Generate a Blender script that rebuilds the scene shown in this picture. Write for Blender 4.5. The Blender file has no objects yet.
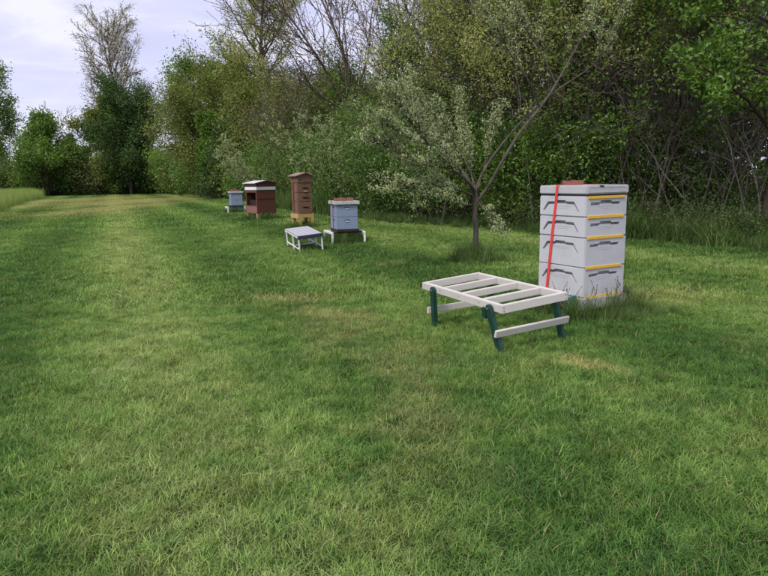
import bpy, bmesh, math
import numpy as np
from mathutils import Vector, Matrix
R = math.radians
# ------------------------------------------------------------------ camera
F, PITCH, ROLL, EYE = 630.0, R(9.77), R(1.0), 1.2
scene = bpy.context.scene
col = scene.collection
def v3(a): return np.array(a, float)
_fw = v3((0, math.cos(PITCH), -math.sin(PITCH)))
_r0 = v3((1, 0, 0)); _u0 = np.cross(_r0, _fw)
_r = _r0 * math.cos(ROLL) - _u0 * math.sin(ROLL)
_u = _u0 * math.cos(ROLL) + _r0 * math.sin(ROLL)
def at(px, py, Y):
    """the world point at distance Y (metres north of the viewer) seen towards px, py"""
    d = _fw + _r * (px - 384) / F - _u * (py - 288) / F
    return d * Y / d[1] + v3((0, 0, EYE))
cd = bpy.data.cameras.new('camera'); cam = bpy.data.objects.new('camera', cd); col.objects.link(cam)
cd.sensor_fit = 'HORIZONTAL'; cd.sensor_width = 36; cd.lens = 36 * F / 768
cd.clip_start = 0.05; cd.clip_end = 2000
cam.matrix_world = Matrix(((_r[0], _u[0], -_fw[0], 0), (_r[1], _u[1], -_fw[1], 0), (_r[2], _u[2], -_fw[2], EYE), (0, 0, 0, 1)))
scene.camera = cam
# ------------------------------------------------------------------ light
SUN_EL, SUN_AZ = R(52), R(215)      # azimuth clockwise from north (+Y): behind the viewer, to the left
scene.view_settings.view_transform = 'Standard'; scene.view_settings.look = 'None'
scene.view_settings.exposure = 0.68; scene.view_settings.gamma = 1.0
w = bpy.data.worlds.new('World'); scene.world = w; w.use_nodes = True
nt = w.node_tree; nt.nodes.clear()
def N(nt, t, **kw):
    n = nt.nodes.new(t)
    for k, v in kw.items():
        if k.startswith('i_'):
            n.inputs[k[2:].replace('_', ' ')].default_value = v
        else: setattr(n, k, v)
    return n
def L(nt, a, b): nt.links.new(a, b)
def ramp(nt, fac, stops, interp='LINEAR'):
    n = nt.nodes.new('ShaderNodeValToRGB'); cr = n.color_ramp; cr.interpolation = interp
    while len(cr.elements) < len(stops): cr.elements.new(0.5)
    for e, (p, c) in zip(cr.elements, stops):
        e.position = p; e.color = tuple(c) + (1,) if len(c) == 3 else c
    L(nt, fac, n.inputs[0]); return n.outputs[0]
def mixc(nt, fac, a, b, mode='MIX'):
    n = nt.nodes.new('ShaderNodeMix'); n.data_type = 'RGBA'; n.blend_type = mode
    for s, v in ((n.inputs['Factor'], fac), (n.inputs[6], a), (n.inputs[7], b)):
        if isinstance(v, (int, float)): s.default_value = v
        elif isinstance(v, tuple): s.default_value = v + (1,) if len(v) == 3 else v
        else: L(nt, v, s)
    return n.outputs[2]
def mathn(nt, op, a, b=0.0, c=0.0):
    n = nt.nodes.new('ShaderNodeMath'); n.operation = op
    for s, v in zip(n.inputs, (a, b, c)):
        if isinstance(v, (int, float)): s.default_value = v
        else: L(nt, v, s)
    return n.outputs[0]
def vmath(nt, op, a, b=(0, 0, 0)):
    n = nt.nodes.new('ShaderNodeVectorMath'); n.operation = op
    for s, v in zip(n.inputs, (a, b)):
        if isinstance(v, tuple): s.default_value = v
        else: L(nt, v, s)
    return n
def maprange(nt, v, a, b, c=0.0, d=1.0):
    n = nt.nodes.new('ShaderNodeMapRange'); L(nt, v, n.inputs[0])
    for i, x in enumerate((a, b, c, d)): n.inputs[i + 1].default_value = x
    return n.outputs[0]
sky = N(nt, 'ShaderNodeTexSky', sky_type='NISHITA', sun_disc=False)
sky.sun_elevation = SUN_EL; sky.sun_rotation = SUN_AZ; sky.air_density = 1.0; sky.dust_density = 2.0
tc = N(nt, 'ShaderNodeTexCoord')
sep = N(nt, 'ShaderNodeSeparateXYZ'); L(nt, tc.outputs['Generated'], sep.inputs[0])
zz = mathn(nt, 'ADD', mathn(nt, 'MAXIMUM', sep.outputs[2], 0.0), 0.10)
cx = mathn(nt, 'DIVIDE', sep.outputs[0], zz); cy = mathn(nt, 'DIVIDE', sep.outputs[1], zz)
cb = N(nt, 'ShaderNodeCombineXYZ'); L(nt, cx, cb.inputs[0]); L(nt, cy, cb.inputs[1])
n1 = N(nt, 'ShaderNodeTexNoise', i_Scale=1.25, i_Detail=7.0, i_Roughness=0.55, i_Distortion=0.6); L(nt, cb.outputs[0], n1.inputs['Vector'])
n2 = N(nt, 'ShaderNodeTexNoise', i_Scale=0.2, i_Detail=3.0); L(nt, cb.outputs[0], n2.inputs['Vector'])
cl = mathn(nt, 'ADD', mathn(nt, 'MULTIPLY', n1.outputs[0], 0.65), mathn(nt, 'MULTIPLY', n2.outputs[0], 0.35))
cloud = ramp(nt, cl, [(0.38, (4.1, 4.3, 6.2)), (0.50, (5.0, 5.05, 6.6)), (0.58, (6.1, 6.05, 7.0))])
hor = maprange(nt, sep.outputs[2], 0.0, 0.22, 1.0, 0.0)
cloud = mixc(nt, mathn(nt, 'MULTIPLY', hor, 0.35), cloud, (5.9, 5.9, 6.9))
skyc = mixc(nt, 0.93, sky.outputs[0], cloud)
bg = N(nt, 'ShaderNodeBackground', i_Strength=0.10); L(nt, skyc, bg.inputs[0])
out = N(nt, 'ShaderNodeOutputWorld'); L(nt, bg.outputs[0], out.inputs[0])
sd = bpy.data.lights.new('sun', 'SUN'); so = bpy.data.objects.new('sun', sd); col.objects.link(so)
sd.energy = 2.0; sd.angle = R(18); sd.color = (1.0, 0.95, 0.87)
sv = Vector((math.sin(SUN_AZ) * math.cos(SUN_EL), math.cos(SUN_AZ) * math.cos(SUN_EL), math.sin(SUN_EL)))
so.rotation_euler = sv.to_track_quat('Z', 'Y').to_euler(); so.location = sv * 50
scene.cycles.max_bounces = 6; scene.cycles.diffuse_bounces = 3; scene.cycles.transmission_bounces = 4
scene.cycles.use_adaptive_sampling = True; scene.cycles.adaptive_threshold = 0.02
try: scene.cycles.use_denoising = True
except Exception: pass
# ------------------------------------------------------------------ materials
def newmat(name):
    m = bpy.data.materials.new(name); m.use_nodes = True; nt = m.node_tree; nt.nodes.clear()
    o = N(nt, 'ShaderNodeOutputMaterial'); return m, nt, o
def lawn_tone(nt):
    """mown turf colour from place: stripes, clumps, dry spots"""
    g = N(nt, 'ShaderNodeNewGeometry'); P = g.outputs['Position']
    mp = N(nt, 'ShaderNodeMapping'); mp.inputs['Rotation'].default_value = (0, 0, R(-23)); L(nt, P, mp.inputs[0])
    s = N(nt, 'ShaderNodeSeparateXYZ'); L(nt, mp.outputs[0], s.inputs[0])
    nz = N(nt, 'ShaderNodeTexNoise', i_Scale=0.22, i_Detail=2.0); L(nt, P, nz.inputs['Vector'])
    xx = mathn(nt, 'ADD', s.outputs[0], mathn(nt, 'MULTIPLY', nz.outputs[0], 0.9))
    st = mathn(nt, 'SINE', mathn(nt, 'MULTIPLY', xx, 2.6))
    st2 = mathn(nt, 'SINE', mathn(nt, 'ADD', mathn(nt, 'MULTIPLY', xx, 1.07), 0.6))
    stripe = mathn(nt, 'ADD', mathn(nt, 'MULTIPLY', st, 0.085), mathn(nt, 'MULTIPLY', st2, 0.06))
    mp2 = N(nt, 'ShaderNodeMapping'); mp2.inputs['Rotation'].default_value = (0, 0, R(-23)); mp2.inputs['Scale'].default_value = (1.0, 0.35, 1)
    L(nt, P, mp2.inputs[0])
    na = N(nt, 'ShaderNodeTexNoise', i_Scale=0.55, i_Detail=4.0, i_Roughness=0.6); L(nt, mp2.outputs[0], na.inputs['Vector'])
    nb = N(nt, 'ShaderNodeTexNoise', i_Scale=3.2, i_Detail=4.0, i_Roughness=0.65); L(nt, P, nb.inputs['Vector'])
    nc = N(nt, 'ShaderNodeTexNoise', i_Scale=14.0, i_Detail=2.0); L(nt, P, nc.inputs['Vector'])
    f = mathn(nt, 'ADD', mathn(nt, 'MULTIPLY', na.outputs[0], 0.28), mathn(nt, 'MULTIPLY', nb.outputs[0], 0.34))
    f = mathn(nt, 'ADD', f, mathn(nt, 'MULTIPLY', nc.outputs[0], 0.30)); f = mathn(nt, 'ADD', f, stripe)
    c = ramp(nt, f, [(0.30, (0.050, 0.115, 0.024)), (0.42, (0.098, 0.186, 0.040)), (0.53, (0.178, 0.272, 0.070)), (0.65, (0.285, 0.355, 0.125))])
    nh = N(nt, 'ShaderNodeTexNoise', i_Scale=2.3, i_Detail=5.0, i_Roughness=0.7); L(nt, vmath(nt, 'ADD', P, (13.7, 4.1, 0)).outputs[0], nh.inputs['Vector'])
    c = mixc(nt, maprange(nt, nh.outputs[0], 0.54, 0.72, 0.0, 0.42), c, (0.245, 0.245, 0.075))
    c = mixc(nt, maprange(nt, nh.outputs[0], 0.46, 0.30, 0.0, 0.45), c, (0.080, 0.180, 0.058))
    # dry, scalped places
    nd = N(nt, 'ShaderNodeTexNoise', i_Scale=1.1, i_Detail=5.0, i_Roughness=0.62); L(nt, mp2.outputs[0], nd.inputs['Vector'])
    dry = maprange(nt, nd.outputs[0], 0.60, 0.74, 0.0, 0.5)
    warp = vmath(nt, 'ADD', P, (0, 0, 0))
    nw = N(nt, 'ShaderNodeTexNoise', i_Scale=1.6, i_Detail=3.0); L(nt, P, nw.inputs['Vector'])
    wv = vmath(nt, 'SCALE', vmath(nt, 'SUBTRACT', nw.outputs[1], (0.5, 0.5, 0.5)).outputs[0]); wv.inputs['Scale'].default_value = 1.4
    pw = vmath(nt, 'ADD', P, wv.outputs[0]).outputs[0]
    for (x, y, sx, sy, k) in [(-0.98, 6.35, .42, .35, .75), (-0.55, 5.6, .35, .25, .5), (1.28, 3.95, .22, .12, .7), (0.15, 3.6, .22, 1.4, .30), (-0.4, 5.0, .25, .7, .35),
                              (-17, 44, 3.2, 9, .95), (-13.5, 33, 1.6, 8, .7), (-24, 50, 4, 10, .7), (-11, 55, 3.5, 7, .85), (-21, 36, 2, 7, .6), (-13, 27, 2.6, 3, .5), (-15, 62, 6, 4, .9), (2.7, 6.2, .7, .5, .3), (3.0, 4.0, .5, .4, .25)]:
        q = vmath(nt, 'MULTIPLY', vmath(nt, 'SUBTRACT', pw, (x, y, 0)).outputs[0], (1 / sx, 1 / sy, 0)).outputs[0]
        d = vmath(nt, 'LENGTH', q).outputs['Value']
        dry = mathn(nt, 'MAXIMUM', dry, maprange(nt, d, 0.3, 1.5, min(1, k * 1.15), 0.0))
    fine = N(nt, 'ShaderNodeTexNoise', i_Scale=9.0, i_Detail=3.0); L(nt, P, fine.inputs['Vector'])
    dry = mathn(nt, 'MULTIPLY', dry, maprange(nt, fine.outputs[0], 0.32, 0.6, 0.45, 1.1))
    return mixc(nt, dry, c, (0.42, 0.37, 0.165))
def leaf_mat(name, cols, trans=0.35, rough=0.6, spec=0.25, pos_noise=0.8, lawn=False, twoside=None):
    """cols: dark, mid, light; the attribute tone varies them leaf by leaf"""
    m, nt, o = newmat(name)
    at_ = N(nt, 'ShaderNodeAttribute', attribute_name='tone')
    if lawn:
        c = lawn_tone(nt)
        oi = N(nt, 'ShaderNodeObjectInfo')
        k = mathn(nt, 'ADD', mathn(nt, 'MULTIPLY', at_.outputs['Fac'], 1.15), mathn(nt, 'MULTIPLY', oi.outputs['Random'], 0.70))
        k = mathn(nt, 'ADD', k, 0.33)
        cm = vmath(nt, 'SCALE', c); L(nt, k, cm.inputs['Scale'])
        c = mixc(nt, maprange(nt, at_.outputs['Fac'], 0.955, 0.975), cm.outputs[0], (0.42, 0.36, 0.19))
    else:
        g = N(nt, 'ShaderNodeNewGeometry')
        nz = N(nt, 'ShaderNodeTexNoise', i_Scale=pos_noise, i_Detail=2.0); L(nt, g.outputs['Position'], nz.inputs['Vector'])
        f = mathn(nt, 'ADD', mathn(nt, 'MULTIPLY', at_.outputs['Fac'], 0.62), mathn(nt, 'MULTIPLY', nz.outputs[0], 0.76))
        f = mathn(nt, 'SUBTRACT', f, 0.19)
        c = ramp(nt, f, [(0.12, cols[0]), (0.5, cols[1]), (0.88, cols[2])])
        if twoside:
            c = mixc(nt, g.outputs['Backfacing'], c, twoside)
    p = N(nt, 'ShaderNodeBsdfPrincipled'); L(nt, c, p.inputs['Base Color']); p.inputs['Roughness'].default_value = rough
    p.inputs['Specular IOR Level'].default_value = spec
    t = N(nt, 'ShaderNodeBsdfTranslucent')
    tcol = mixc(nt, 1.0, c, (1.0, 1.05, 0.55), 'MULTIPLY'); L(nt, tcol, t.inputs[0])
    mx = N(nt, 'ShaderNodeMixShader'); mx.inputs[0].default_value = trans
    L(nt, p.outputs[0], mx.inputs[1]); L(nt, t.outputs[0], mx.inputs[2]); L(nt, mx.outputs[0], o.inputs[0])
    return m
def solid(name, c1, c2=None, rough=0.6, scale=6.0, stretch=(1, 1, 1), bump=0.15, c3=None, wear=0.6, metal=0.0, spec=0.4, det=5.0, bscale=None, coord='Object'):
    m, nt, o = newmat(name)
    tc = N(nt, 'ShaderNodeTexCoord'); mp = N(nt, 'ShaderNodeMapping'); mp.inputs['Scale'].default_value = stretch
    L(nt, tc.outputs[coord], mp.inputs[0])
    nz = N(nt, 'ShaderNodeTexNoise', i_Scale=scale, i_Detail=det, i_Roughness=0.65); L(nt, mp.outputs[0], nz.inputs['Vector'])
    c = mixc(nt, maprange(nt, nz.outputs[0], 0.3, 0.7), c1, c2 or tuple(x * 0.8 for x in c1))
    if c3:
        n3 = N(nt, 'ShaderNodeTexNoise', i_Scale=scale * 0.6, i_Detail=8.0, i_Roughness=0.75); L(nt, mp.outputs[0], n3.inputs['Vector'])
        c = mixc(nt, maprange(nt, n3.outputs[0], wear, wear + 0.1, 0.0, 0.7), c, c3)
    p = N(nt, 'ShaderNodeBsdfPrincipled'); L(nt, c, p.inputs['Base Color']); p.inputs['Metallic'].default_value = metal
    p.inputs['Specular IOR Level'].default_value = spec
    L(nt, maprange(nt, nz.outputs[0], 0.3, 0.7, rough - 0.08, rough + 0.1), p.inputs['Roughness'])
    b = N(nt, 'ShaderNodeBump', i_Strength=bump, i_Distance=0.01)
    if bscale:
        nb = N(nt, 'ShaderNodeTexNoise', i_Scale=bscale, i_Detail=4.0); L(nt, mp.outputs[0], nb.inputs['Vector']); L(nt, nb.outputs[0], b.inputs['Height'])
    else: L(nt, nz.outputs[0], b.inputs['Height'])
    L(nt, b.outputs[0], p.inputs['Normal']); L(nt, p.outputs[0], o.inputs[0])
    return m
M = {}
M['hive_white'] = solid('hive_plastic', (0.53, 0.53, 0.56), (0.45, 0.45, 0.48), 0.45, 3.5, (1, 1, 1), 0.05, (0.32, 0.31, 0.27), 0.60, bscale=60)
M['hive_lid'] = solid('hive_lid_plastic', (0.48, 0.48, 0.50), (0.39, 0.39, 0.41), 0.5, 5, (1, 1, 1), 0.05, (0.30, 0.29, 0.26), 0.60, bscale=60)
M['yellow'] = solid('yellow_plastic', (0.78, 0.46, 0.04), (0.66, 0.38, 0.04), 0.5, 20, bump=0.03, c3=(0.35, 0.24, 0.06), wear=0.62)
M['black'] = solid('black_rubber', (0.018, 0.018, 0.02), (0.03, 0.03, 0.03), 0.7, 10)
M['strap'] = solid('red_webbing', (0.72, 0.055, 0.045), (0.60, 0.04, 0.04), 0.65, 40, bump=0.1)
M['strap_faded'] = solid('faded_red_webbing', (0.34, 0.07, 0.06), (0.24, 0.05, 0.045), 0.75, 20, bump=0.1, c3=(0.2, 0.12, 0.1), wear=0.55)
M['brick'] = solid('fired_clay', (0.27, 0.115, 0.09), (0.19, 0.075, 0.06), 0.9, 22, bump=0.5, c3=(0.42, 0.30, 0.26), wear=0.6)
M['cream'] = solid('cream_paint', (0.60, 0.565, 0.53), (0.53, 0.495, 0.455), 0.55, 7, (1, 1, 1), 0.08, (0.42, 0.38, 0.32), 0.67, bscale=45)
M['green'] = solid('green_plastic', (0.006, 0.046, 0.034), (0.007, 0.036, 0.027), 0.42, 9, bump=0.05, c3=(0.10, 0.16, 0.14), wear=0.68)
M['teal'] = solid('faded_teal_plastic', (0.035, 0.13, 0.14), (0.02, 0.09, 0.09), 0.5, 9, bump=0.05, c3=(0.16, 0.24, 0.24), wear=0.62)
M['steel'] = solid('zinc_bolt', (0.5, 0.5, 0.5), (0.4, 0.4, 0.4), 0.4, 30, metal=0.9)
M['white_paint'] = solid('white_paint', (0.78, 0.78, 0.80), (0.70, 0.70, 0.72), 0.5, 8, bump=0.08, c3=(0.45, 0.43, 0.38), wear=0.66)
M['grey_board'] = solid('greyed_white_paint', (0.42, 0.41, 0.45), (0.34, 0.33, 0.37), 0.6, 8, (1, 6, 1), bump=0.12, c3=(0.32, 0.30, 0.30), wear=0.6)
M['navy'] = solid('dark_navy_paint', (0.025, 0.027, 0.055), (0.04, 0.04, 0.07), 0.5, 8)
M['blue'] = solid('blue_grey_paint', (0.215, 0.265, 0.365), (0.175, 0.225, 0.32), 0.6, 6, (1, 1, 2), 0.1, (0.20, 0.22, 0.24), 0.64)
M['blue_side'] = solid('blue_grey_paint_weathered', (0.20, 0.24, 0.32), (0.24, 0.27, 0.33), 0.6, 6, (1, 1, 2), 0.1, (0.15, 0.13, 0.13), 0.6)
M['lid_metal'] = solid('weathered_sheet_lid', (0.50, 0.52, 0.50), (0.35, 0.38, 0.36), 0.5, 12, bump=0.1, c3=(0.22, 0.16, 0.12), wear=0.55, metal=0.0)
M['brown'] = solid('red_brown_stain', (0.125, 0.045, 0.030), (0.095, 0.033, 0.024), 0.65, 5, (1, 1, 9), 0.25, (0.17, 0.085, 0.06), 0.64)
M['brown_light'] = solid('faded_red_brown_stain', (0.25, 0.125, 0.095), (0.19, 0.09, 0.065), 0.7, 5, (1, 1, 9), 0.25)
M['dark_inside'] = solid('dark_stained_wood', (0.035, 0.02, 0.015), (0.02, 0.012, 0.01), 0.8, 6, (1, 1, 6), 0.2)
M['roof_metal'] = solid('pale_roof_sheet', (0.62, 0.62, 0.62), (0.48, 0.47, 0.45), 0.5, 7, bump=0.05, c3=(0.25, 0.2, 0.17), wear=0.6)
M['weathered'] = solid('weathered_brown_wood', (0.23, 0.125, 0.078), (0.10, 0.055, 0.038), 0.8, 8, (1, 1, 7), 0.4, (0.24, 0.18, 0.14), 0.62)
M['weathered_roof'] = solid('weathered_roof_board', (0.30, 0.23, 0.19), (0.18, 0.12, 0.095), 0.8, 10, (6, 1, 1), 0.4, (0.36, 0.32, 0.28), 0.6)
M['lumber'] = solid('raw_lumber', (0.50, 0.34, 0.13), (0.40, 0.26, 0.10), 0.75, 9, (1, 1, 6), 0.3, (0.20, 0.12, 0.05), 0.63)
M['lumber_tan'] = solid('weathered_post', (0.42, 0.28, 0.16), (0.32, 0.20, 0.11), 0.75, 9, (1, 1, 6), 0.3)
M['amber'] = solid('amber_knob', (0.65, 0.42, 0.10), (0.5, 0.3, 0.08), 0.5, 10)
def bark(name, a, b):
    return solid(name, a, b, 0.9, 22, (1, 1, 0.16), 1.0, tuple(x * 1.5 for x in a), 0.62, spec=0.15, coord='Object')
M['bark_grey'] = bark('grey_bark', (0.125, 0.105, 0.09), (0.045, 0.037, 0.031))
M['bark_brown'] = bark('brown_bark', (0.105, 0.075, 0.058), (0.055, 0.038, 0.03))
M['bark_pale'] = bark('pale_bark', (0.24, 0.215, 0.19), (0.14, 0.12, 0.105))
M['bark_twig'] = bark('purple_brown_twig', (0.15, 0.105, 0.095), (0.09, 0.062, 0.055))
M['l_silver'] = leaf_mat('silvery_leaf', ((0.22, 0.275, 0.13), (0.37, 0.43, 0.215), (0.58, 0.60, 0.33)), 0.25, 0.5, 0.3)
M['l_silver_dull'] = leaf_mat('dull_silvery_leaf', ((0.12, 0.165, 0.065), (0.22, 0.27, 0.115), (0.36, 0.395, 0.185)), 0.25, 0.55, 0.25)
M['l_bright'] = leaf_mat('fresh_green_leaf', ((0.068, 0.145, 0.020), (0.135, 0.25, 0.038), (0.25, 0.39, 0.078)), 0.45, 0.4, 0.4)
M['l_mid'] = leaf_mat('mid_green_leaf', ((0.062, 0.14, 0.021), (0.122, 0.23, 0.038), (0.22, 0.335, 0.065)), 0.38, 0.5, 0.3)
M['l_shrub'] = leaf_mat('shrub_leaf', ((0.062, 0.138, 0.026), (0.12, 0.225, 0.044), (0.21, 0.33, 0.075)), 0.35, 0.5, 0.3)
M['l_olive'] = leaf_mat('olive_leaf', ((0.11, 0.14, 0.035), (0.19, 0.235, 0.058), (0.31, 0.345, 0.10)), 0.38, 0.6, 0.2, 0.35)
M['l_brownish'] = leaf_mat('budding_leaf', ((0.11, 0.12, 0.042), (0.18, 0.19, 0.065), (0.27, 0.28, 0.10)), 0.35, 0.6, 0.2, 0.35)
M['l_pale'] = leaf_mat('pale_young_leaf', ((0.26, 0.28, 0.095), (0.41, 0.44, 0.15), (0.58, 0.585, 0.24)), 0.4, 0.6, 0.2, 0.5)
M['l_whitish'] = leaf_mat('whitish_bud', ((0.42, 0.41, 0.32), (0.56, 0.55, 0.45), (0.70, 0.69, 0.60)), 0.35, 0.6, 0.2)
M['l_blossom'] = leaf_mat('white_blossom', ((0.45, 0.42, 0.38), (0.62, 0.60, 0.55), (0.75, 0.73, 0.70)), 0.3, 0.6, 0.2)
M['l_dark'] = leaf_mat('evergreen_needle', ((0.03, 0.068, 0.019), (0.058, 0.112, 0.028), (0.10, 0.16, 0.042)), 0.15, 0.6, 0.2)
M['l_thicket'] = leaf_mat('thicket_leaf', ((0.09, 0.12, 0.038), (0.15, 0.18, 0.06), (0.24, 0.255, 0.10)), 0.25, 0.6, 0.2)
M['l_far'] = leaf_mat('far_green_leaf', ((0.078, 0.155, 0.028), (0.145, 0.245, 0.046), (0.23, 0.35, 0.08)), 0.38, 0.6, 0.2, 0.3)
M['l_yellow'] = leaf_mat('yellow_flower', ((0.30, 0.30, 0.03), (0.45, 0.42, 0.04), (0.6, 0.55, 0.06)), 0.3, 0.6, 0.2)
M['l_weed'] = leaf_mat('long_grass_blade', ((0.055, 0.115, 0.026), (0.10, 0.175, 0.045), (0.20, 0.275, 0.09)), 0.35, 0.5, 0.3, 1.5)
M['l_meadow'] = leaf_mat('meadow_blade', ((0.19, 0.27, 0.08), (0.28, 0.37, 0.11), (0.42, 0.48, 0.18)), 0.4, 0.6, 0.2, 0.25)
M['l_seed'] = leaf_mat('seed_head', ((0.10, 0.085, 0.05), (0.16, 0.14, 0.075), (0.26, 0.23, 0.14)), 0.3, 0.7, 0.1)
M['turf'] = leaf_mat('turf_blade', None, 0.36, 0.6, 0.14, lawn=True)
def soil_mat():
    m, nt, o = newmat('lawn_ground')
    c = lawn_tone(nt); cm = vmath(nt, 'SCALE', c); cm.inputs['Scale'].default_value = 0.42
    p = N(nt, 'ShaderNodeBsdfPrincipled'); L(nt, cm.outputs[0], p.inputs['Base Color']); p.inputs['Roughness'].default_value = 0.95; p.inputs['Specular IOR Level'].default_value = 0.05
    g = N(nt, 'ShaderNodeNewGeometry'); nz = N(nt, 'ShaderNodeTexNoise', i_Scale=30.0, i_Detail=6.0, i_Roughness=0.8); L(nt, g.outputs['Position'], nz.inputs['Vector'])
    b = N(nt, 'ShaderNodeBump', i_Strength=1.0, i_Distance=0.05); L(nt, nz.outputs[0], b.inputs['Height']); L(nt, b.outputs[0], p.inputs['Normal'])
    L(nt, p.outputs[0], o.inputs[0]); return m
M['soil'] = soil_mat()
M['litter'] = solid('leaf_litter', (0.060, 0.050, 0.030), (0.035, 0.045, 0.018), 0.95, 5, bump=0.6, spec=0.05, coord='Object')
# ------------------------------------------------------------------ helpers
def tag(o, label=None, cat=None, group=None, kind=None):
    if label: o['label'] = label
    if cat: o['category'] = cat
    if group: o['group'] = group
    if kind: o['kind'] = kind
    return o
def link(name, data, mat=None, parent=None):
    o = bpy.data.objects.new(name, data); col.objects.link(o)
    if mat and data is not None: data.materials.append(mat)
    if parent: o.parent = parent
    return o
def thing(name, label, cat, loc=(0, 0, 0), rot=(0, 0, 0), group=None):
    o = bpy.data.objects.new(name, None); col.objects.link(o); o.location = loc; o.rotation_euler = rot
    o.empty_display_size = 0.1
    return tag(o, label, cat, group)
def np_mesh(name, V, faces, nside, tone=None, smooth=False):
    me = bpy.data.meshes.new(name); V = np.asarray(V, np.float32); faces = np.asarray(faces, np.int32).reshape(-1, nside)
    me.vertices.add(len(V)); me.vertices.foreach_set('co', V.ravel())
    me.loops.add(faces.size); me.loops.foreach_set('vertex_index', faces.ravel())
    me.polygons.add(len(faces)); me.polygons.foreach_set('loop_start', np.arange(len(faces), dtype=np.int32) * nside)
    me.polygons.foreach_set('loop_total', np.full(len(faces), nside, np.int32))
    me.polygons.foreach_set('use_smooth', np.full(len(faces), smooth, bool))
    if tone is not None:
        a = me.attributes.new('tone', 'FLOAT', 'POINT'); a.data.foreach_set('value', np.asarray(tone, np.float32))
    me.update(calc_edges=True); return me
def norm(a): return a / np.maximum(np.linalg.norm(a, axis=-1, keepdims=True), 1e-9)
def leaf_arrays(C, ax, nrm, ln, wd, tone, fold=0.12):
    """one folded diamond per leaf"""
    ax = norm(ax); side = norm(np.cross(ax, nrm)); up = np.cross(side, ax)
    ln = np.broadcast_to(ln, len(C))[:, None]; wd = np.broadcast_to(wd, len(C))[:, None]
    b = C - ax * ln * .5; t = C + ax * ln * .5 - up * ln * fold; m = C - ax * ln * .08
    V = np.stack([b, m + side * wd * .5 + up * wd * fold, t, m - side * wd * .5 + up * wd * fold], 1).reshape(-1, 3)
    return V, np.arange(len(V)).reshape(-1, 4), np.repeat(tone, 4)
def rnd_unit(rng, n):
    return norm(rng.normal(size=(n, 3)))
def tubes(polys, sides=5):
    VV, FF, off = [], [], 0
    ang = np.arange(sides) * 2 * math.pi / sides; ca, sa = np.cos(ang), np.sin(ang)
    for P, r in polys:
        P = np.asarray(P); n = len(P); T = norm(np.gradient(P, axis=0))
        ref = np.tile(v3((0.9, 0.13, 0.2)) if abs(T[0][0]) < 0.8 else v3((0.1, 0.9, 0.3)), (n, 1))
        A = norm(np.cross(T, ref)); B = np.cross(T, A)
        V = P[:, None] + (A[:, None] * ca[None, :, None] + B[:, None] * sa[None, :, None]) * np.asarray(r)[:, None, None]
        VV.append(V.reshape(-1, 3))
        i = np.arange(n - 1)[:, None] * sides + np.arange(sides)[None]; j = np.arange(n - 1)[:, None] * sides + (np.arange(sides)[None] + 1) % sides
        FF.append(np.stack([i, j, j + sides, i + sides], -1).reshape(-1, 4) + off); off += n * sides
    return np.concatenate(VV), np.concatenate(FF)
def tube_mesh(name, polys, sides=5):
    V, Fc = tubes(polys, sides); return np_mesh(name, V, Fc, 4, smooth=True)
UP = v3((0, 0, 1))
class Grow:
    """branching skeleton: polylines with radii, and the sites where leaves sit"""
    def __init__(s, seed): s.rng = np.random.default_rng(seed); s.thick = []; s.thin = []; s.sites = []; s.dirs = []
    def branch(s, p, d, Ln, r, lev, sp):
        rng = s.rng; n = max(2, min(9 if lev < 2 else 5 if lev + 1 < sp['levels'] else 3, int(Ln / sp['step']) + 1)); d = norm(v3(d)); P = [v3(p)]; D = [d]
        for _ in range(n):
            d = norm(d + rng.normal(size=3) * sp['wig'] * (.45 if lev == 0 else 1) + UP * sp['trop'][min(lev, len(sp['trop']) - 1)])
            P.append(P[-1] + d * Ln / n); D.append(d)
        tip = sp.get('tip', 0.3); rr = r * np.linspace(1, tip, n + 1)
        P = np.array(P); (s.thick if r > sp.get('thick', 0.03) else s.thin).append((P, np.maximum(rr, sp.get('rmin', 0.003))))
        if lev >= sp['leaflev']:
            k = max(2, int(Ln * sp.get('sdens', 6))); t = rng.uniform(0.15, 1, k) * n
            i = np.minimum(t.astype(int), n - 1); fr = (t - i)[:, None]
            s.sites.append(P[i] * (1 - fr) + P[i + 1] * fr); s.dirs.append(np.array(D)[i])
        if lev + 1 < sp['levels']:
            nc = sp['nc'][lev]; nc = int(nc * rng.uniform(.8, 1.25) + .5)
            t0 = sp['t0'][lev]
            ph = rng.uniform(0, 6.28)
            for c in range(nc):
                t = t0 + (1 - t0) * (c + rng.uniform(0, 1)) / nc; q = t * n; i = min(int(q), n - 1); pp = P[i] + (P[i + 1] - P[i]) * (q - i); dd = D[i]
                a = np.cross(dd, rng.normal(size=3)) if lev else None
                if lev == 0:
                    ph += 2.4; hv = v3((math.cos(ph), math.sin(ph), 0)); a = norm(hv - dd * (hv @ dd))
                else: a = norm(a)
                ang = R(sp['ang'][lev]) * rng.uniform(.75, 1.25)
                nd = dd * math.cos(ang) + a * math.sin(ang)
                pr = sp['prof'](t) if lev == 0 and 'prof' in sp else (1 - 0.55 * t)
                ll = Ln * sp['ratio'][lev] * pr * rng.uniform(.75, 1.2)
                s.branch(pp, nd, ll, max(rr[i] * sp['rr'], .004), lev + 1, sp)
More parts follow.
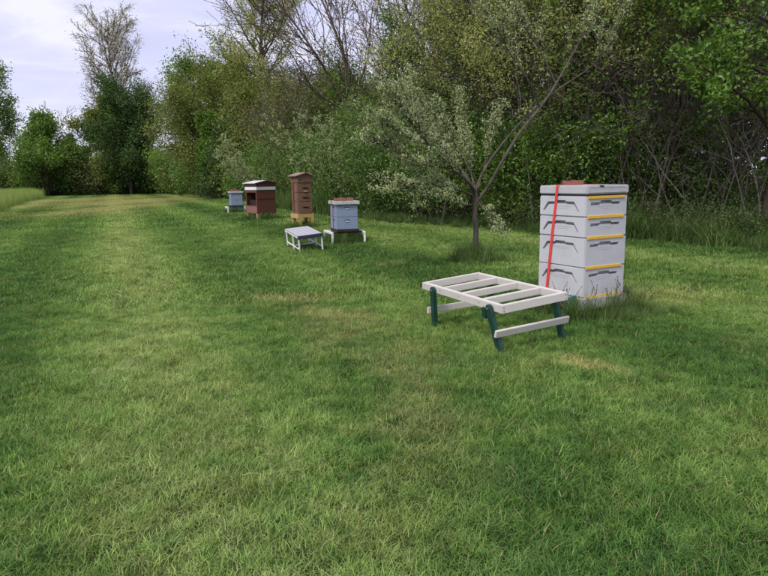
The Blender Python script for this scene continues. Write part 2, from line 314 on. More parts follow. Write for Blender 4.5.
def leaves_obj(g, n, size, width, mat, parent, name, jitter, up=0.5, extra=None, clip=None):
    rng = g.rng; S = np.concatenate(g.sites); Dn = np.concatenate(g.dirs)
    if clip is not None:
        k = clip(S); S, Dn = S[k], Dn[k]
    i = rng.integers(0, len(S), n); C = S[i] + rng.normal(size=(n, 3)) * jitter
    k = C[:, 2] > 0.03; C = C[k]; i = i[k]; n = len(C)
    ax = norm(Dn[i] * 0.5 + rnd_unit(rng, n)); nr = norm(rnd_unit(rng, n) + UP * up)
    sz = size * rng.uniform(.65, 1.25, n)
    V, Fc, t = leaf_arrays(C, ax, nr, sz, sz * width, rng.uniform(0, 1, n))
    return link(name, np_mesh(name, V, Fc, 4, t), mat, parent)
PROF = dict(round=lambda t: 0.55 + 0.6 * math.sin(math.pi * min(1, t * .95)), cone=lambda t: 1.15 * (1 - t) + 0.12, vase=lambda t: .6 + .5 * t, col=lambda t: .8)
def tree(label, cat, name, x, y, h, leaf, bk, seed, n_leaf, lsize, lw=0.6, crown=None, stems=1, spread=0.0, nc=(14, 6, 4), ang=(55, 40, 40), ratio=(.42, .5, .5),
         levels=4, leaflev=2, wig=0.12, trop=(0.05, 0.05, 0.03, 0.0), t0=(.15, .2, .2), r0=None, prof='round', jitter=0.12, group=None, sdens=6, lean=(0, 0), rmin=0.004, tip=.3, extra=None, step=.5, up=.5, base_z=-0.05, clip=None):
    g = Grow(seed); sp = dict(levels=levels, leaflev=leaflev, wig=wig, trop=trop, nc=nc, t0=t0, ang=ang, ratio=ratio, rr=.55, prof=PROF[prof], step=step, sdens=sdens, rmin=rmin, tip=tip)
    r0 = r0 or h * 0.012
    for k in range(stems):
        a = k * 2.4 + g.rng.uniform(0, 1); sx, sy = math.cos(a) * spread, math.sin(a) * spread
        d = (sx + lean[0], sy + lean[1], 1); p = (sx * .25, sy * .25, base_z)
        g.branch(p, d, h * g.rng.uniform(.8, 1.0) if k else h, r0 if k == 0 else r0 * .8, 0, sp)
    o = thing(name, label, cat, (x, y, 0), group=group)
    link('trunk', tube_mesh('trunk', g.thick or g.thin[:1], 7), bk, o)
    if g.thin:
        tw = link('twigs', tube_mesh('twigs', g.thin, 3), bk, o)
        tag(tw, kind='stuff')
    if n_leaf: leaves_obj(g, n_leaf, lsize, lw, leaf, o, crown or 'crown', jitter, up, clip=clip)
    for (nm, mt, nn, ls, lww, jt, cl) in (extra or []): leaves_obj(g, nn, ls, lww, mt, o, nm, jt, up, clip=cl)
    return o
# box helpers -----------------------------------------------------------
def addbox(bm, x0, x1, y0, y1, z0, z1):
    vs = [bm.verts.new(p) for p in ((x0, y0, z0), (x1, y0, z0), (x1, y1, z0), (x0, y1, z0), (x0, y0, z1), (x1, y0, z1), (x1, y1, z1), (x0, y1, z1))]
    for f in ((0, 3, 2, 1), (4, 5, 6, 7), (0, 1, 5, 4), (1, 2, 6, 5), (2, 3, 7, 6), (3, 0, 4, 7)): bm.faces.new([vs[i] for i in f])
    return vs
def bm_part(name, build, mat, parent, bevel=0.0, seg=2, loc=None, rot=None):
    bm = bmesh.new(); build(bm)
    if bevel: bmesh.ops.bevel(bm, geom=bm.edges[:], offset=bevel, segments=seg, affect='EDGES', clamp_overlap=True)
    bmesh.ops.recalc_face_normals(bm, faces=bm.faces[:])
    me = bpy.data.meshes.new(name); bm.to_mesh(me); bm.free()
    for p in me.polygons: p.use_smooth = False
    o = link(name, me, mat, parent)
    if loc: o.location = loc
    if rot: o.rotation_euler = rot
    return o
def box(name, b, mat, parent, bevel=0.004, **k): return bm_part(name, lambda bm: addbox(bm, *b), mat, parent, bevel, **k)
def bar(name, p, q, w, t, mat, parent, bevel=0.004, roundtop=False, updir=(0, 0, 1)):
    """a straight bar from p to q, w across and t thick"""
    p, q = Vector(p), Vector(q); d = q - p; ln = d.length; z = d.normalized(); x = Vector(updir).cross(z)
    if x.length < 1e-3: x = Vector((1, 0, 0))
    x.normalize(); y = z.cross(x)
    def build(bm):
        if roundtop:
            prof = [(-w / 2, 0), (w / 2, 0)] + [(w / 2 * math.cos(a), ln - w / 2 + w / 2 * math.sin(a)) for a in [i * math.pi / 10 for i in range(11)]]
            lo = [bm.verts.new((a, -t / 2, b)) for a, b in prof]; hi = [bm.verts.new((a, t / 2, b)) for a, b in prof]
            bm.faces.new(lo); bm.faces.new(hi[::-1]); n = len(prof)
            for i in range(n): bm.faces.new((lo[i], hi[i], hi[(i + 1) % n], lo[(i + 1) % n]))
        else: addbox(bm, -w / 2, w / 2, -t / 2, t / 2, 0, ln)
    o = bm_part(name, build, mat, parent, bevel)
    m = Matrix.Identity(4); m.col[0][:3] = x; m.col[1][:3] = y; m.col[2][:3] = z; m.col[3][:3] = p
    o.data.transform(m); return o
def prism_cut(o, cutters):
    """cut outlines into a solid (each cutter: list of 3-D points, extrusion vector)"""
    bm = bmesh.new()
    for pts, ex in cutters:
        a = [bm.verts.new(p) for p in pts]; f = bm.faces.new(a)
        r = bmesh.ops.extrude_face_region(bm, geom=[f]); vs = [v for v in r['geom'] if isinstance(v, bmesh.types.BMVert)]
        bmesh.ops.translate(bm, verts=vs, vec=ex)
    bmesh.ops.recalc_face_normals(bm, faces=bm.faces[:])
    me = bpy.data.meshes.new('cut'); bm.to_mesh(me); bm.free(); c = bpy.data.objects.new('cut', me); col.objects.link(c)
    md = o.modifiers.new('cut', 'BOOLEAN'); md.object = c; md.operation = 'DIFFERENCE'; md.solver = 'EXACT'
    par = o.parent; o.parent = None
    bpy.context.view_layer.update(); dg = bpy.context.evaluated_depsgraph_get()
    nm = bpy.data.meshes.new_from_object(o.evaluated_get(dg)); o.modifiers.clear(); old = o.data; o.data = nm; o.parent = par
    nm.name = old.name; bpy.data.objects.remove(c); bpy.data.meshes.remove(me); bpy.data.meshes.remove(old)
def cyl(name, p, axis, r, ln, mat, parent, n=12):
    q = Vector(axis).normalized().to_track_quat('Z', 'Y').to_matrix().to_4x4(); q.translation = Vector(p)
    def build(bm): bmesh.ops.create_cone(bm, cap_ends=True, segments=n, radius1=r, radius2=r, depth=ln)
    o = bm_part(name, build, mat, parent, 0); o.data.transform(q); return o

# ------------------------------------------------------------------ ground
def sheet(name, pts, mat, z):
    me = bpy.data.meshes.new(name); me.from_pydata([(x, y, z) for x, y in pts], [], [tuple(range(len(pts)))]); me.update()
    return tag(link(name, me, mat), kind='structure')
sheet('lawn', [(-600, -300), (600, -300), (600, 900), (-600, 900)], M['soil'], 0.0)
HEDGE = [(14, -6), (8.6, 3.0), (6.3, 9.4), (5.1, 12.0), (2.5, 15.0), (0.55, 17.8), (-1.2, 21.5), (-3.6, 27), (-8.5, 42), (-15.3, 68), (-17, 74), (-40, 76.5), (-75, 77)]
sheet('woodland_floor', HEDGE + [(-75, 140), (60, 140), (60, -6)], M['litter'], 0.004)
MEADOW = [(-11.3, 14), (-16.4, 26.5), (-23, 39), (-33.5, 62), (-38, 70), (-75, 72), (-75, 5)]
def inside(poly, X, Y):
    poly = np.array(poly); c = np.zeros(len(X), bool); j = len(poly) - 1
    for i in range(len(poly)):
        xi, yi = poly[i]; xj, yj = poly[j]
        k = ((yi > Y) != (yj > Y)) & (X < (xj - xi) * (Y - yi) / (yj - yi + 1e-12) + xi); c ^= k; j = i
    return c
WOOD = HEDGE + [(-75, 140), (60, 140), (60, -6)]
def scatter(name, X, Y, Z, rotz, scl, idx, srcs, label_kind='stuff', tilt=None):
    c = bpy.data.collections.new(name + '_sources')
    for s in srcs: c.objects.link(s)
    n = len(X); me = bpy.data.meshes.new(name); me.vertices.add(n)
    me.vertices.foreach_set('co', np.stack([X, Y, Z], 1).astype(np.float32).ravel())
    rv = np.zeros((n, 3), np.float32); rv[:, 2] = rotz
    if tilt is not None: rv[:, 0] = tilt
    a = me.attributes.new('rot', 'FLOAT_VECTOR', 'POINT'); a.data.foreach_set('vector', rv.ravel())
    a = me.attributes.new('scl', 'FLOAT', 'POINT'); a.data.foreach_set('value', np.asarray(scl, np.float32))
    a = me.attributes.new('pick', 'INT', 'POINT'); a.data.foreach_set('value', np.asarray(idx, np.int32))
    o = link(name, me); tag(o, kind=label_kind)
    ng = bpy.data.node_groups.new(name + '_nodes', 'GeometryNodeTree')
    ng.interface.new_socket('Geometry', in_out='INPUT', socket_type='NodeSocketGeometry'); ng.interface.new_socket('Geometry', in_out='OUTPUT', socket_type='NodeSocketGeometry')
    gi = ng.nodes.new('NodeGroupInput'); go = ng.nodes.new('NodeGroupOutput'); ip = ng.nodes.new('GeometryNodeInstanceOnPoints')
    ci = ng.nodes.new('GeometryNodeCollectionInfo'); ci.inputs['Collection'].default_value = c; ci.inputs['Separate Children'].default_value = True; ci.inputs['Reset Children'].default_value = True
    def attr(nm, dt):
        t = ng.nodes.new('GeometryNodeInputNamedAttribute'); t.data_type = dt; t.inputs['Name'].default_value = nm; return t.outputs['Attribute']
    ln = ng.links.new; ln(gi.outputs[0], ip.inputs['Points']); ln(ci.outputs[0], ip.inputs['Instance']); ip.inputs['Pick Instance'].default_value = True
    ln(attr('pick', 'INT'), ip.inputs['Instance Index']); ln(attr('scl', 'FLOAT'), ip.inputs['Scale'])
    er = ng.nodes.new('FunctionNodeEulerToRotation'); ln(attr('rot', 'FLOAT_VECTOR'), er.inputs[0]); ln(er.outputs[0], ip.inputs['Rotation'])
    ln(ip.outputs[0], go.inputs[0])
    md = o.modifiers.new('scatter', 'NODES'); md.node_group = ng
    return o
def blades(name, seed, n, rad, h, wd, mat, lean=0.5, curl=0.4, seg=2, hvar=.35, sq=False, seeds=0):
    """a patch of grass blades: each a bent tapering strip"""
    rng = np.random.default_rng(seed)
    if sq: px, py = rng.uniform(-rad, rad, n), rng.uniform(-rad, rad, n)
    else:
        a = rng.uniform(0, 6.283, n); rr = rad * np.sqrt(rng.uniform(0, 1, n)) * rng.uniform(.5, 1, n); px, py = np.cos(a) * rr, np.sin(a) * rr
    H = h * rng.uniform(1 - hvar, 1 + hvar, n); a = rng.uniform(0, 6.283, n); D = np.stack([np.cos(a), np.sin(a), np.zeros(n)], 1)
    S = np.stack([-np.sin(a), np.cos(a), np.zeros(n)], 1); tw = rng.normal(0, .5, n)[:, None]; S = norm(S + D * tw)
    ln = rng.uniform(0, lean, n)[:, None]; cu = rng.uniform(.2, 1, n)[:, None] * curl; H = H[:, None]; W = (wd * rng.uniform(.6, 1.3, n))[:, None]
    rows = []
    B = np.stack([px, py, np.full(n, -0.004)], 1)
    for k in range(seg + 1):
        t = k / seg; c = B + D * H * (ln * t + cu * t * t) + UP * H * (t - .35 * (ln + cu) * t * t)
        wk = W * (1 - t) ** .7 * .5 if k < seg else W * .04
        rows.append(c - S * wk); rows.append(c + S * wk)
    V = np.stack(rows, 1).reshape(-1, 3); m = 2 * (seg + 1)
    q = np.concatenate([[2 * k, 2 * k + 1, 2 * k + 3, 2 * k + 2] for k in range(seg)]).reshape(-1, 4)
    Fc = (np.arange(n)[:, None, None] * m + q[None]).reshape(-1, 4); tone = np.repeat(rng.uniform(0, 1, n), m)
    me = np_mesh(name, V, Fc, 4, tone); me.materials.append(mat)
    o = bpy.data.objects.new(name, me)
    return o
rng = np.random.default_rng(5)
def field(y0, y1, sp, xl=None, margin=1.5):
    """jittered grid over the viewed wedge between y0 and y1"""
    ys = np.arange(y0, y1, sp); X, Y = [], []
    for y in ys:
        hw = 0.64 * y + margin; xs = np.arange(-hw, hw, sp); X.append(xs + rng.uniform(-sp, sp, len(xs)) * .6); Y.append(y + rng.uniform(-sp, sp, len(xs)) * .6)
    X = np.concatenate(X); Y = np.concatenate(Y); k = ~inside(WOOD, X, Y) & ~inside(MEADOW, X, Y); return X[k], Y[k]
near = [blades('turf_patch', 10 + i, 190, .105, .028, .0033, M['turf'], .8, .8, 2, .6) for i in range(6)]
near += [blades('turf_patch', 30 + i, 150, .09, .040, .0038, M['turf'], .8, .8, 3, .45) for i in range(2)]
mid = [blades('turf_patch', 40 + i, 190, .21, .042, .0075, M['turf'], .9, .7, 1, .5) for i in range(5)]
far = [blades('turf_patch', 50 + i, 340, .9, .055, .022, M['turf'], .9, .6, 1, .5) for i in range(4)]
X, Y = field(1.0, 6.2, .068)
def clumpy(X, Y): return .5 + .5 * np.sin(X * 5.1 + 2 * np.sin(Y * 3.7)) * np.sin(Y * 4.3 + 2 * np.sin(X * 2.9 + 1))
p = rng.choice(8, len(X), p=[.15] * 6 + [.05] * 2)
scatter('lawn_grass', X, Y, np.zeros(len(X)), rng.uniform(0, 6.28, len(X)), rng.uniform(.8, 1.2, len(X)) * (.88 + .42 * clumpy(X, Y)), p, near, tilt=rng.normal(0, .16, len(X)))
X, Y = field(6.0, 17, .155)
scatter('lawn_grass', X, Y, np.zeros(len(X)), rng.uniform(0, 6.28, len(X)), rng.uniform(.7, 1.3, len(X)), rng.integers(0, 5, len(X)), mid, tilt=rng.normal(0, .14, len(X)))
X, Y = field(16.5, 78, .62, margin=3)
scatter('lawn_grass', X, Y, np.zeros(len(X)), rng.uniform(0, 6.28, len(X)), rng.uniform(.7, 1.3, len(X)), rng.integers(0, 4, len(X)), far)
# meadow of long grass at the left
mw = [blades('meadow_clump', 60 + i, 150, .8, .85, .020, M['l_meadow'], .28, .22, 2, .3) for i in range(4)]
mwn = [blades('meadow_clump', 70 + i, 170, .45, .55, .009, M['l_meadow'], .3, .25, 2, .35) for i in range(3)]
X = rng.uniform(-75, -10, 26000); Y = rng.uniform(12, 72, 26000); k = inside(MEADOW, X, Y) & (X > -.64 * Y - 9); X, Y = X[k], Y[k]
scatter('meadow_grass', X, Y, np.zeros(len(X)), rng.uniform(0, 6.28, len(X)), rng.uniform(.6, 1.1, len(X)), rng.integers(0, 7, len(X)), mw + mwn)
# weeds and long grass along the foot of the hedge
weed = [blades('weed_clump', 80 + i, 130, .22, .42, .011, M['l_weed'], .45, .5, 3, .45) for i in range(4)]
def along(poly, n, lo, hi):
    P = np.array(poly); seg = np.linalg.norm(np.diff(P, axis=0), axis=1); cum = np.r_[0, np.cumsum(seg)]; t = rng.uniform(0, cum[-1], n)
    i = np.searchsorted(cum, t) - 1; i = np.clip(i, 0, len(seg) - 1); f = ((t - cum[i]) / seg[i])[:, None]; Q = P[i] * (1 - f) + P[i + 1] * f
    d = (P[i + 1] - P[i]) / seg[i][:, None]; nrm_ = np.stack([d[:, 1], -d[:, 0]], 1); return Q + nrm_ * rng.uniform(lo, hi, n)[:, None], Q
Q, _ = along(HEDGE[1:7], 1500, -.45, 2.2)
lump = .5 + .5 * np.sin(Q[:, 0] * 2.1 + np.sin(Q[:, 1] * 1.7) * 2) * np.sin(Q[:, 1] * 1.3 + 1)
sz_ = (.35 + .75 * lump) * rng.uniform(.4, 1.3, len(Q)) * np.where(Q[:, 0] > 3.4, 1.3, .6)
scatter('hedge_weeds', Q[:, 0], Q[:, 1], np.zeros(len(Q)), rng.uniform(0, 6.28, len(Q)), sz_, rng.integers(0, 4, len(Q)), weed)
Q, _ = along(HEDGE[6:], 2600, -.6, 2.5)
scatter('hedge_weeds', Q[:, 0], Q[:, 1], np.zeros(len(Q)), rng.uniform(0, 6.28, len(Q)), rng.uniform(.6, 1.9, len(Q)), rng.integers(0, 4, len(Q)), weed)
# ------------------------------------------------------------------ the big white hive
HX, HY, HYAW = 1.699, 5.286, 0.513
hive = thing('beehive', 'tall stack of four white plastic hive boxes with yellow strips beside the cream slatted stand', 'beehive', (HX, HY, 0), (0, 0, HYAW))
W_, L_ = 0.50, 0.548
def hive_box(h, parent, z, ln=None):
    o = box('hive_box', (0, W_, 0, L_, 0.0015, h - .0015), M['hive_white'], parent, 0.007)
    t = h
    gl = [(.505, t - .130), (.447, t - .054), (.352, t - .052), (.345, t - .040), (.235, t - .040), (.228, t - .050), (.137, t - .050), (.075, t - .134),
          (.090, t - .134), (.148, t - .069), (.228, t - .067), (.24, t - .062), (.34, t - .062), (.352, t - .069), (.432, t - .072), (.488, t - .130)]
    gr = [(.055, t - .076), (.055, t - .058), (.165, t - .054), (.175, t - .042), (.30, t - .042), (.31, t - .056), (.41, t - .056), (.41, t - .072), (.31, t - .072), (.30, t - .064), (.175, t - .064), (.165, t - .074)]
    cuts = [([(-.01, y, z_ + (.003 if i < 8 else -.003)) for i, (y, z_) in enumerate(gl)], (.062, 0, 0)), ([(x, -.01, z_ + (.003 if 1 <= i <= 6 else -.003)) for i, (x, z_) in enumerate(gr)], (0, .062, 0))]
    cuts += [([(-.01, .548 - y, z_) for y, z_ in gl], (.012, 0, 0))] * 0
    for k, (a, b) in enumerate(((.16, .37), (.19, .34))):   # shallow moulded lines under the handles
        zz = t - .092 - .017 * k
        cuts.append(([(-.01, a, zz), (-.01, b, zz), (-.01, b, zz + .003), (-.01, a, zz + .003)], (.0125, 0, 0)))
        cuts.append(([(a - .02, -.01, zz), (b - .04, -.01, zz), (b - .04, -.01, zz + .003), (a - .02, -.01, zz + .003)], (0, .0125, 0)))
    prism_cut(o, cuts); o.location = (0, 0, z); return o
b1 = hive_box(.256, hive, .17)
b2 = b1.copy(); col.objects.link(b2); b2.parent = hive; b2.location = (0.001, -.001, .426)
b3 = hive_box(.176, hive, .682)
b4 = b3.copy(); col.objects.link(b4); b4.parent = hive; b4.location = (-.002, .001, .858)
for z, a, b in ((.170, .02, .455), (.426, .015, .452), (.682, .02, .46), (.858, .018, .455), (1.023, .02, .46)):
    box('yellow_strip', (a, b, -.009, .004, z - .013, z + .011), M['yellow'], hive, .002)
box('gasket', (.008, W_ - .008, .008, L_ - .008, 1.0345, 1.0475), M['black'], hive, .001)
def lid(bm):
    a = addbox(bm, -.006, W_ + .007, -.007, L_ + .006, 1.048, 1.122)
lido = bm_part('hive_lid', lid, M['hive_lid'], hive, .009)
for (x0, x1, z0, z1) in ((.02, .46, 1.1045, 1.107), (.02, .46, 1.062, 1.0645), (.02, .0225, 1.0645, 1.1045), (.4575, .46, 1.0645, 1.1045)):
    box('lid_rib', (x0, x1, -.0095, -.004, z0, z1), M['hive_lid'], hive, 0)
box('latch', (.145, .19, -.0125, .0, 1.108, 1.121), M['black'], hive, .002)
M['hive_base'] = solid('dirty_hive_plastic', (0.46, 0.46, 0.47), (0.36, 0.36, 0.35), 0.55, 9, (1, 1, 1), 0.05, (0.17, 0.15, 0.09), 0.54)
base = box('hive_base', (-.04, W_ + .012, -.022, L_ + .01, .066, .168), M['hive_base'], hive, .006)
prism_cut(base, [([(.26, -.03, .135), (.36, -.03, .135), (.36, -.03, .147), (.26, -.03, .147)], (0, .05, 0))])
st = thing('hive_stand', 'dark teal plastic stand in long grass under the tall white hive', 'stand', (HX, HY, 0), (0, 0, HYAW))
for (x, y, tz, wd) in ((-.078, .03, .20, .06), (.535, .0, .195, .045), (-.078, .50, .20, .06), (.535, .50, .195, .045)):
    bar('leg', (x, y, -.03), (x - .01 * (x < 0), y, tz), wd, .04, M['teal'] if x < 0 else M['green'], st, .006, True, (0, 1, 0))
for x in (-.078, .535): box('side_rail', (x - .014, x + .014, .065, .465, .12, .17), M['teal'] if x < 0 else M['green'], st, .004)
for y in (.10, .40): box('cross_rail', (-.06, .51, y, y + .05, .025, .060), M['green'], st, .004)
for x, y in ((-.012, .0), (.38, -.005)): box('white_foot', (x, x + .022, y, y + .022, -.02, .064), M['white_paint'], hive, .002)
# strap
def ribbon(name, pts, wdir, w, mat, parent=None, th=.0018):
    pts = [Vector(p) for p in pts]; wv = [Vector(d).normalized() * w / 2 for d in wdir]
    V, Fc = [], []
    for i, p in enumerate(pts):
        t = (pts[min(i + 1, len(pts) - 1)] - pts[max(i - 1, 0)]).normalized(); n = t.cross(wv[i]).normalized() * th / 2
        V += [p - wv[i] - n, p + wv[i] - n, p + wv[i] + n, p - wv[i] + n]
        if i:
            a, b = 4 * i - 4, 4 * i
            Fc += [(a + k, a + (k + 1) % 4, b + (k + 1) % 4, b + k) for k in range(4)]
    Fc += [(3, 2, 1, 0), tuple(len(V) - 4 + k for k in range(4))]
    me = bpy.data.meshes.new(name); me.from_pydata([tuple(v) for v in V], [], Fc); me.update(); return link(name, me, mat, parent)
sp = [(.514, .34, .20), (.514, .34, 1.0), (.514, .34, 1.118), (.50, .34, 1.126), (.2, .335, 1.126), (0, .33, 1.126), (-.010, .33, 1.117), (-.011, .335, 1.045), (-.005, .345, .98), (-.006, .38, .7), (-.008, .405, .42), (-.010, .425, .2)]
s = ribbon('strap', sp, [(0, 1, 0)] * 3 + [(0, 1, 0)] * 3 + [(0, 1, 0)] * 2 + [(0, 1, -.1)] * 4, .030, M['strap'])
s.location = (HX, HY, 0); s.rotation_euler = (0, 0, HYAW); tag(s, 'red webbing strap pulled tight down the left side of the tall white hive', 'strap')
def local(pt, base=(HX, HY, 0), yaw=HYAW):
    c, s_ = math.cos(yaw), math.sin(yaw); return (base[0] + pt[0] * c - pt[1] * s_, base[1] + pt[0] * s_ + pt[1] * c, base[2] + pt[2])
def brick(loc, yaw, label, sz=(.2, .095, .055), group=None, tilt=0):
    def build(bm):
        addbox(bm, -sz[0] / 2, sz[0] / 2, -sz[1] / 2, sz[1] / 2, 0, sz[2])
        bmesh.ops.bevel(bm, geom=bm.edges[:], offset=.004, segments=2, affect='EDGES')
        bmesh.ops.subdivide_edges(bm, edges=bm.edges[:], cuts=1, use_grid_fill=True)
        r_ = np.random.default_rng(int(abs(loc[0]) * 1000))
        for v in bm.verts:
            if v.co.z > .004: v.co += Vector(r_.normal(0, .0012, 3))
    o = bm_part('brick', build, M['brick'], None); o.location = loc; o.rotation_euler = (0, tilt, yaw)
    return tag(o, label, 'brick', group)
brick(local((.25, .40, 1.1225)), HYAW - .45, 'red brick weighing down the grey lid of the tall white hive', (.165, .09, .04))
# ------------------------------------------------------------------ cream slatted stand
T = thing('slatted_stand', 'cream painted wooden hive stand with slats and dark green legs, empty on the lawn', 'stand', (.8196, 4.2007, .0011), (-.001, -.079, .423))
LA, LB, ZT, TH = 1.156, .568, .34, .056
rl = box('side_rail', (0, .038, .0385, LA - .0385, ZT - TH, ZT), M['cream'], T, .003)
rr_ = rl.copy(); col.objects.link(rr_); rr_.parent = T; rr_.location = (LB - .038, 0, 0)
e1 = box('end_bar', (0, LB, 0, .038, ZT - TH - .001, ZT + .001), M['cream'], T, .003)
e2 = e1.copy(); col.objects.link(e2); e2.parent = T; e2.location = (0, LA - .038, 0)
sl = box('slat', (.0385, LB - .0385, 0, .040, ZT - TH + .004, ZT - .002), M['cream'], T, .003); sl.location = (0, .262, 0)
for y in (.545, .83):
    c = sl.copy(); col.objects.link(c); c.parent = T; c.location = (0, y, 0)
for i, (p, q) in enumerate((((-.018, .945, -.03), (-.018, .935, .338)), ((-.018, -.005, -.05), (-.018, .135, .332)), ((LB + .018, .085, -.085), (LB + .018, .19, .332)), ((LB + .018, 1.03, -.085), (LB + .018, 1.02, .325)))):
    lg = bar('leg', p, q, .056, .030, M['green'], T, .005, True, (0, 1, 0) if False else (1, 0, 0))
    x = p[0] + (-.018 if p[0] < 0 else .018); qv = Vector(q); dv = (qv - Vector(p)).normalized(); hp = qv - dv * .028
    cyl('bolt', (x, hp.y, hp.z), (1, 0, 0), .008, .008, M['steel'], lg, 10)
bar('hinge_block', (-.016, .19, .225), (-.016, .185, .30), .05, .022, M['green'], T, .004, False, (1, 0, 0))
bar('cross_bar', (-.055, -.008 + .02, .148), (.635, .085, .112), .052, .022, M['cream'], T, .003, False, (0, 1, .3))
bar('cross_bar', (-.055, .985, .138), (.635, 1.04, .10), .052, .022, M['cream'], T, .003, False, (0, 1, 0))
for (x, y, z, ax) in ((.019, -.001, .326, 1), (.019, -.001, .300, 1), (LB - .019, -.001, .326, 1), (LB - .019, -.001, .300, 1), (-.001, .282, .318, 0), (-.001, .565, .318, 0), (-.001, .85, .318, 0)):
    cyl('screw', (x, y, z), (0, 1, 0) if ax else (1, 0, 0), .0045, .003, M['steel'], T, 8)
# ------------------------------------------------------------------ small white stand
S2 = thing('low_white_stand', 'low white stand of boards with one dark edge, in front of the weathered wooden hive', 'stand', (-1.4361, 10.7445, .0024), (.072, -.085, .383))
LA2, LB2, Z2 = .90, .432, .273
for k in range(5):
    x0 = k * LB2 / 5; box('board', (x0 + .0015, x0 + LB2 / 5 - .0015, .022, LA2, Z2 - .022 - .001 * (k % 2), Z2 - .001 * (k % 2)), M['grey_board'], S2, .003)
box('edge_board', (-.004, LB2 + .004, -.006, .020, Z2 - .062, Z2 - .004), M['navy'], S2, .003)
box('edge_board', (-.004, LB2 + .004, LA2 + .001, LA2 + .02, Z2 - .055, Z2 - .002), M['white_paint'], S2, .003)
box('side_rail', (.002, .022, .022, LA2, Z2 - .05, Z2 - .0235), M['white_paint'], S2, .002)
box('side_rail', (LB2 - .022, LB2 - .002, .022, LA2, Z2 - .05, Z2 - .0235), M['white_paint'], S2, .002)
for x in (.012, LB2 - .012):
    for y in (.02, .42, .88): bar('leg', (x, y, -.03), (x, y, Z2 - .0505), .026, .024, M['white_paint'], S2, .004)
    bar('runner', (x, .035, .035), (x, .865, .035), .022, .020, M['white_paint'], S2, .004)
bar('cross_bar', (.025, .44, .04), (LB2 - .025, .44, .04), .020, .020, M['white_paint'], S2, .003)
# ------------------------------------------------------------------ blue grey hive
def lang(name, label, loc, yaw, W, Lh, z0, boxes, side, n_leg=4, stand_label=None, strap_label=None, stand_mat=None):
    h = thing(name, label, 'beehive', loc, (0, 0, yaw)); z = z0
    box('floor_board', (-.01, W + .01, -.03, Lh + .01, z0 - .045, z0 - .002), M['dark_inside'], h, .003)
    for bh_ in boxes:
        b = box('hive_box', (0, W, 0, Lh, z, z + bh_ - .003), M['blue'], h, .004)
        zc = z + bh_ * .66
        prism_cut(b, [([(W * .36, -.01, zc), (W * .64, -.01, zc), (W * .62, -.01, zc + .028), (W * .38, -.01, zc + .028)], (0, .03, 0)),
                      ([(-.01, Lh * .36, zc), (-.01, Lh * .64, zc), (-.01, Lh * .62, zc + .028), (-.01, Lh * .38, zc + .028)], (.03, 0, 0))])
        box('handle_highlight', (W * .40, W * .60, -.010, .001, zc - .012, zc - .001), M['white_paint'], h, .002)  # highlight at the hand hold, painted in as a small white bar
        z += bh_
    box('hive_lid', (-.035, W + .035, -.04, Lh + .03, z + .001, z + .062), M['lid_metal'], h, .004)
    return h, z + .062
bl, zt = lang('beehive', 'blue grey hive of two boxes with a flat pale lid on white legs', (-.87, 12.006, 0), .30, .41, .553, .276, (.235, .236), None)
LB_ = dict(base=(-.87, 12.006, 0), yaw=.30)
s3 = thing('low_white_stand', 'white tubular stand under the two-box blue grey hive', 'stand', (-.87, 12.006, 0), (0, 0, .30))
for y in (.02, .55):
    box('cross_rail', (-.10, .50, y - .02, y + .02, .196, .229), M['white_paint'] if y > .1 else M['dark_inside'], s3, .003)
for x in (-.115, .515):
    box('side_rail', (x - .02, x + .02, -.10, .62, .19, .232), M['white_paint'], s3, .004)
    for y in (-.08, .60): bar('leg', (x * 1.0, y, -.03), (x, y, .1895), .038, .034, M['white_paint'], s3, .004)
s = ribbon('strap', [(.03, .30, zt + .002), (-.041, .30, zt + .002), (-.042, .30, zt - .06), (-.006, .31, zt - .08), (-.006, .31, .24)], [(0, 1, 0)] * 5, .035, M['strap_faded']); s.location = (-.87, 12.006, 0); s.rotation_euler = (0, 0, .30)
tag(s, 'red strap down the shaded side of the two-box blue grey hive', 'strap')
for k, (x, y, a, sz) in enumerate(((.10, .14, .1, (.21, .1, .055)), (.27, .17, -.15, (.2, .1, .05)), (.17, .34, 1.3, (.2, .1, .055)))):
    brick(local((x, y, zt + .001), **LB_), .3 + a, ['left front brick of three on the lid of the two-box blue grey hive', 'right front brick of three on the lid of the two-box blue grey hive', 'rear brick of three on the lid of the two-box blue grey hive'][k], sz, 'bricks on the blue grey hive lid')
# ------------------------------------------------------------------ weathered wooden hive with a gabled roof
WL = (-2.143, 16.249, 0); wyaw = .549; Ww, Wl = .38, .41
wh = thing('beehive', 'tall weathered brown wooden hive with gabled roof on a raw lumber stand', 'beehive', WL, (0, 0, wyaw))
zz = .375
box('floor_board', (-.02, Ww + .02, -.03, Wl + .01, zz, zz + .045), M['weathered'], wh, .003); zz += .047
for k, hh in enumerate((.255, .235, .255)):
    box('hive_box', (.002 * (k % 2), Ww - .002 * (k % 2), .002 * (k % 2), Wl, zz, zz + hh - .006), M['weathered'], wh, .005)
    box('handle', (Ww * .25, Ww * .75, -.022, .001, zz + hh * .48, zz + hh * .48 + .03), M['weathered_roof' if k == 9 else 'weathered'], wh, .003)
    box('hand_hold', (Ww * .36, Ww * .64, -.004, .001, zz + hh * .48 - .03, zz + hh * .48 - .002), M['dark_inside'], wh, .001)
    box('side_batten', (-.02, .001, .03, .06, zz + .02, zz + hh - .02), M['weathered'], wh, .003)
    box('side_batten', (-.02, .001, Wl - .07, Wl - .04, zz + .02, zz + hh - .02), M['weathered'], wh, .003)
    zz += hh
    if k == 1: box('amber_knob', (Ww * .4, Ww * .62, -.03, .001, zz + .012, zz + .034), M['amber'], wh, .004)
roofb = box('roof_box', (-.015, Ww + .02, -.02, Wl + .015, zz, zz + .165), M['weathered'], wh, .004)
